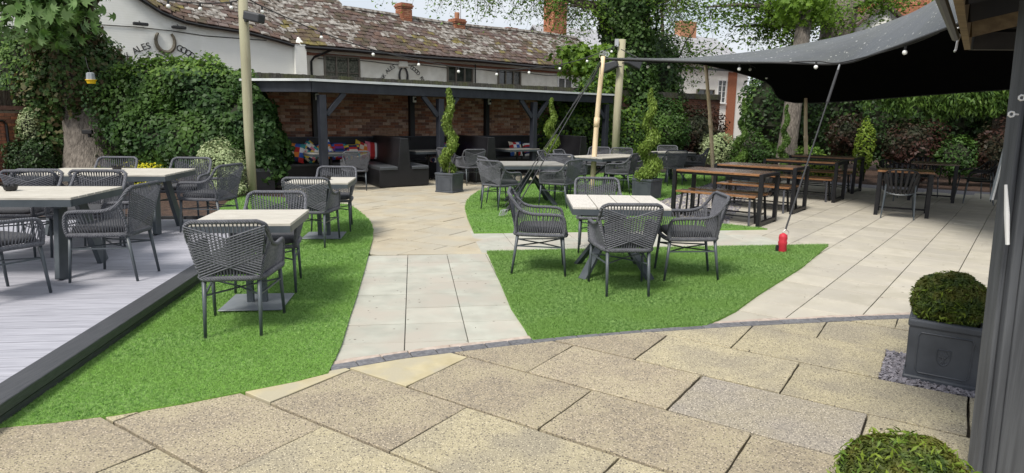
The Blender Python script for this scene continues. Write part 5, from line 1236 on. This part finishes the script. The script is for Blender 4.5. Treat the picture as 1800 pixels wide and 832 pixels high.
hedge('beech_hedge', 'big rounded dark green hedge between ivy tree and shelter', 'hedge',
      [((-7.9, 15.0, 1.4), (1.5, .9, 1.42), 15000), ((-6.5, 14.6, 1.3), (1.2, .9, 1.30), 14000), ((-5.75, 14.3, 1.05), (.72, .75, 1.15), 9000), ((-6.9, 14.1, .9), (1.6, .7, .85), 9000), ((-7.2, 14.7, 2.2), (1.6, .6, .55), 5000), ((-5.5, 14.2, .45), (.6, .6, .45), 2500)],
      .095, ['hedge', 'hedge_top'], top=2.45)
hedge('privet_hedge', 'tall shaded hedge between left photo edge and ivy tree', 'hedge',
      [((-11.6, 16.6, 2.2), (1.5, .9, 1.5), 9000), ((-10.4, 16.0, 1.3), (.9, .8, 1.3), 6000), ((-13.2, 17.2, 2.4), (1.4, .9, 1.4), 4500), ((-10.6, 16.3, 2.8), (1.0, .7, .8), 4000)], .09, ['hedge', 'hedge_top', 'hedge'])
for i, (c, r, n, sz, mt, lb) in enumerate([
    ((-10.75, 14.6, .5), (.55, .5, .55), 5000, .06, 'dark_leaf', 'dark small leaved bush right of the brick garden wall'),
    ((-8.6, 13.7, .22), (.5, .35, .25), 1400, .05, 'lime', 'low lime green plant at the foot of the ivy tree'),
    ((-7.65, 13.55, .28), (.62, .35, .30), 2200, .05, 'gold', 'bright golden leaved shrub behind the far deck table'),
    ((-6.6, 13.5, .25), (.4, .3, .27), 1000, .06, 'red_leaf', 'low bronze plant right of the golden shrub'),
    ((-5.75, 12.75, .52), (.52, .42, .55), 6500, .05, 'var', 'pale variegated bush beside the tall left pole'),
    ((-5.45, 12.45, .18), (.33, .25, .2), 1500, .05, 'var', 'small variegated bush low by the foot of the left pole'),
    ((-10.75, 14.6, 1.25), (.22, .2, .35), 700, .05, 'var', 'pale lilac flowered shrub spilling over the left brick wall'),
    ((7.0, 22.4, .62), (.62, .5, .58), 3200, .075, 'var', 'large pale variegated bush behind the thin pole'),
    ((5.05, 22.2, 1.2), (.85, .7, 1.15), 5200, .10, 'hedge', 'mid green shrub just right of the timber pole'),
    ((6.5, 23.4, 1.1), (1.0, .7, 1.0), 3600, .10, 'red_leaf', 'bronze red leaved shrub before the dark brick wall'),
    ((7.9, 21.4, .5), (.9, .6, .6), 3500, .08, 'hedge', 'low green shrub between the two bed spirals'),
    ((9.2, 20.4, .4), (.5, .4, .45), 1500, .09, 'hedge_top', 'fresh green low plant at the pale trunk base'),
    ((9.9, 19.5, 1.15), (.55, .5, .6), 1700, .09, 'red_leaf', 'bronze shrub behind the third picnic table'),
    ((9.6, 17.9, .9), (.27, .26, .76), 1700, .075, 'lime', 'upright bright lime shrub beyond the farthest picnic table'),
    ((10.7, 17.6, 1.0), (.8, .6, .75), 2300, .09, 'red_leaf', 'tall bronze red shrub in shade behind wood edged table'),
    ((11.6, 17.2, .7), (.7, .55, .55), 1900, .08, 'hedge', 'green shrub behind the shaded table'),
    ((12.6, 16.9, .9), (.8, .6, .7), 2000, .09, 'red_leaf', 'bronze red shrub second from the right in the shade'),
    ((12.9, 15.8, .55), (.6, .5, .5), 1500, .08, 'lime', 'lime green shrub in shade near right edge'),
    ((13.6, 15.6, .9), (.7, .6, .9), 2000, .09, 'dark_leaf', 'dark shrub beside the gazebo post at the back'),
    ((8.8, 18.6, .3), (.5, .4, .35), 1200, .07, 'lime', 'low yellow green plant behind the third picnic bench'),
    ((10.2, 16.9, .3), (.7, .35, .3), 1200, .07, 'red_leaf', 'low bronze ground plant at the terrace edge')]):
    shrub('shrub', lb, 'shrub', c, r, n, sz, mt, group='shrubs in the planting beds', corer=.6)
# ivy tree in the centre
t = thing('ivy_tree', 'tall tree trunk thickly wrapped in ivy behind the shelter end', 'tree', (3.75, 22.9, 0))
b = MB(); b.tube([(0, 0, 0), (.05, 0, 3), (0, 0, 6), (.1, 0, 9)], [.4, .35, .3, .22], 10); br = []
for q in ((-5.5, -1.2, 5.7), (-3.5, -1.5, 6.3), (1.8, -.8, 5.5), (-2.2, -1, 5.2), (-9.0, -2.0, 6.4)): br.append(limb(b, (0, 0, 5.2), q, .09, .015, 5, .18))
b.obj('trunk', 'bark_dark', t, True)
P, N = cloud([shell((0, 0, 3.2), (1.05, .95, 2.2), 9000, inner=.7), shell((0, 0, 5.6), (1.15, 1.0, 2.0), 10000, inner=.7), shell((-.1, 0, 7.8), (1.0, .9, 1.6), 4000, inner=.7), shell((.6, -.2, 1.3), (1.2, .8, 1.3), 4500, inner=.7)])
link('ivy', leaf_mesh('ivy', P, N, .11, ['ivy', 'ivy', 'hedge'], aspect=.85), t)
b = MB(); core(b, (0, 0, 3.2), (.8, .75, 2.2)); core(b, (0, 0, 5.8), (.85, .8, 1.9)); b.obj('ivy_stems', 'twig', t)  # added dark cores that paint the shade within the ivy
# hanging twigs of the same tree: fine drooping sprays with gaps
def sprays(parent, origin_pts, n_sp, length, leaf, per, mats, spread=.35, name='hanging_spray', droop=.8):
    Ps = []; Ns = []; b = MB()
    for _ in range(n_sp):
        path = random.choice(origin_pts); p = lerp_path(path, random.uniform(.3, 1)); d = V3((random.uniform(-1, 1), random.uniform(-.6, .6), random.uniform(-.7, .25))).normalized(); pts = [p]
        for i in range(6): d = (d+V3((0, 0, -.16*droop))).normalized(); pts.append(pts[-1]+d*length/6)
        b.tube(pts, [.010-.0012*i for i in range(7)], 3, cap=False)
        for _ in range(per):
            q = lerp_path(pts, random.uniform(.15, 1)); Ps.append(q+V3((random.gauss(0, 1), random.gauss(0, 1), random.gauss(0, 1)))*spread*.35); Ns.append((random.gauss(0, .5), random.gauss(0, .5)-.2, 1))
    o = b.obj('twigs', 'bark_dark', parent); o['kind'] = 'stuff'; o = link(name, leaf_mesh(name, np.array(Ps), np.array(Ns), leaf, mats, aspect=.5, droop=droop), parent); o['kind'] = 'stuff'
sprays(t, [br[0], br[1], br[4], br[3], br[4]], 250, 1.25, .10, 24, ['maple', 'hedge_top', 'maple'])
sprays(t, [br[2]], 60, 1.2, .10, 26, ['maple', 'hedge'])
# pale maple foliage left of the ivy column
t = thing('young_maple', 'fresh pale green young maple beside the shelter end', 'tree', (2.6, 22.0, 0))
b = MB(); b.tube([(0, 0, 0), (.05, 0, 2.2), (-.1, 0, 3.6)], [.07, .05, .02], 6); b.obj('trunk', 'bark_dark', t)
P, N = cloud([cl((-.1, 0, 3.3), (1.1, .7, .65), 900), cl((.3, -.2, 2.5), (.7, .6, .6), 500), cl((-.7, 0, 3.7), (.6, .5, .35), 300)]); link('foliage', leaf_mesh('foliage', P, N, .17, ['maple', 'maple', 'hedge_top'], shape='lobed', droop=.5), t)
# dark holly mass right of centre, behind the wall plants
hedge('holly_tree', 'dark evergreen mass between timber pole and white cottage', 'tree', [((5.0, 24.2, 2.2), (1.2, .9, 1.9), 9000), ((5.2, 25.2, 3.6), (1.0, .9, 1.1), 5000), ((6.0, 25.0, 1.4), (.9, .8, 1.0), 3500)], .11, ['dark_leaf', 'ivy', 'hedge'])
# fine leaved birch-like crown right of the ivy column
t = thing('light_tree', 'loose airy tree crown between ivy column and tent', 'tree', (6.0, 27.0, 0))
b = MB(); b.tube([(0, 0, 0), (.1, 0, 3), (-.2, 0, 6)], [.16, .12, .05], 7); bb_ = [limb(b, (0, 0, 3.2), q, .05, .01, 5, .15) for q in ((-1.6, 0, 5.5), (1.2, -.4, 5.6), (.2, -.6, 6.2), (1.8, 0, 4.4), (-1.2, -.3, 4.2))]
b.obj('trunk', 'bark_dark', t); sprays(t, bb_, 130, 1.1, .12, 22, ['hedge_top', 'hedge', 'maple'], droop=.2)
# big maple behind the tent
t = thing('maple_tree', 'large maple with thick trunk rising behind the grey tent', 'tree', (12.65, 26.6, 0))
b = MB(); b.tube([(-.6, 0, 0), (-.3, 0, 2.5), (0, 0, 4.8), (.15, 0, 7.5)], [.72, .66, .62, .60], 16)
br2 = [limb(b, (0, 0, 5.6), q, .20, .03, 6, .3) for q in ((-3.5, -1.5, 6.6), (-5.8, -2.0, 5.6), (-4.5, -1.5, 5.0), (1.8, -2.0, 6.6), (-2.0, -2, 5.6), (-6.8, -2.2, 6.6))]
b.obj('trunk', 'bark', t, True)
sprays(t, br2, 380, 1.15, .15, 24, ['maple', 'maple', 'hedge_top'], spread=.6, droop=.35)
t = thing('old_trunk', 'pale rough tree trunk behind the farthest tent pole', 'tree', (8.75, 20.9, 0))
b = MB(); b.tube([(0, 0, -.05), (0, 0, .3), (-.02, 0, .9), (.03, 0, 1.7), (.1, .1, 2.6), (.3, .3, 5.0)], [.48, .36, .29, .27, .26, .22], 14); b.obj('trunk', 'bark', t, True)
P, N = shell((.2, .3, 5.2), (1.0, 1.0, .8), 1200, inner=.3); link('foliage', leaf_mesh('foliage', P, N, .15, 'maple', shape='lobed'), t)
# dark backdrop hedge right
hedge('laurel_hedge', 'long deep green boundary hedge behind the tent', 'hedge', [((10.0+1.45*i, 24.4-1.05*i, 1.9), (1.5, 1.0, 1.95), 5200) for i in range(6)], .12, ['dark_leaf', 'dark_leaf', 'hedge', 'dark_leaf'])
hedge('boundary_trees', 'dark tree mass closing the far right of the garden', 'tree', [((15.5, 19.2, 2.2), (1.7, 1.5, 2.3), 4500), ((17.2, 17.2, 2.2), (1.8, 1.6, 2.4), 3500), ((19, 14.5, 2.2), (2, 2, 2.5), 3000)], .13, ['dark_leaf', 'hedge', 'dark_leaf'])
# drooping conifer
t = thing('cypress_tree', 'drooping feathery conifer hanging under the tent edge at right', 'tree', (13.9, 18.9, 0))
b = MB(); b.tube([(0, 0, 0), (.0, 0, 2), (.1, 0, 5)], [.20, .17, .1], 8); br3 = []
for i in range(26): x = -5.4+i*.33; br3.append(limb(b, (0, 0, 2.5+.02*i), (x, -1.0-abs(x)*.05+random.uniform(-.3, .3), 2.72+random.uniform(-.2, .25)-.02*x), .04, .01, 4, .06))
b.obj('trunk', 'bark_dark', t)
Ps = []; Ns = []
for p in br3:
    for k in range(13):
        q = lerp_path(p, random.uniform(.35, 1.0)); L = random.uniform(.6, 1.15); m_ = 60; kk = rng.uniform(0, 1, m_); wd = .22*(1-kk)+.06
        a_ = np.stack([q.x+rng.normal(0, 1, m_)*wd*.8+.12*kk, q.y+rng.normal(0, 1, m_)*wd*.7, q.z+.1-kk*L+.06*np.cos(kk*5)], 1); Ps.append(a_); Ns.append(np.stack([rng.normal(0, .8, m_), np.full(m_, -.9), rng.normal(0, .3, m_)], 1))
P, N = np.concatenate(Ps), np.concatenate(Ns); link('foliage', leaf_mesh('foliage', P, N, .13, ['conifer', 'conifer', 'hedge_top'], aspect=.28, droop=2.0, jit=.5), t)
P, N = cloud([shell((-.3+1.9*k, -.6+.9*math.sin(k*2), 5.6+.5*math.sin(k)), (1.9, 1.8, 2.1), 2600, inner=.5) for k in range(4)])
link('crown', leaf_mesh('crown', P, N, .26, ['conifer', 'dark_leaf', 'hedge'], aspect=.4, droop=1.2), t)
t = thing('yew_tree', 'tall dark yew crown rising behind the far terrace corner', 'tree', (17.5, 16.0, 0))
b = MB(); b.tube([(0, 0, 0), (0, 0, 3), (0, 0, 7)], [.3, .25, .1], 8); b.obj('trunk', 'bark_dark', t)
P, N = cloud([shell((0, 0, 4.8), (2.6, 2.4, 3.2), 4500, inner=.5), shell((2, -3, 4.5), (2.4, 2.4, 3.0), 3500, inner=.5)]); link('crown', leaf_mesh('crown', P, N, .26, ['dark_leaf', 'hedge'], aspect=.4), t)
# ivy spill over shelter end wall
hedge('wall_ivy', 'ivy spilling over the brick wall inside the last shelter bay', 'ivy', [((*WP(8.0, .25)[:2], 1.2), (.9, .4, 1.1), 3500), ((*WP(9.2, .3)[:2], 1.5), (1.0, .5, 1.3), 4500), ((*WP(10.6, .4)[:2], 1.0), (1.0, .6, 1.1), 3500)], .10, ['ivy', 'hedge', 'maple'], corer=.5)
# far tree line
t = hedge('far_trees', 'soft distant tree line showing between the rooftops', 'trees', [((-24+9*i, 75, 3.2), (6, 3, 3.2+.5*math.sin(i)), 1800) for i in range(9)], .6, ['hedge', 'hedge_top'])
# fallen leaves and grit on the paving
n_ = 420; X = rng.uniform(-2, 9, n_); Y = rng.uniform(3.0, 13, n_); P = np.stack([X, Y, np.full(n_, .020)], 1); N = np.tile([0, 0, 1.], (n_, 1))
tag(link('leaf_litter', leaf_mesh('leaf_litter', P, N, .015, 'bark_dark', aspect=.6, jit=.25)), 'tiny dead leaves scattered over the paving', 'leaf litter', kind='stuff')
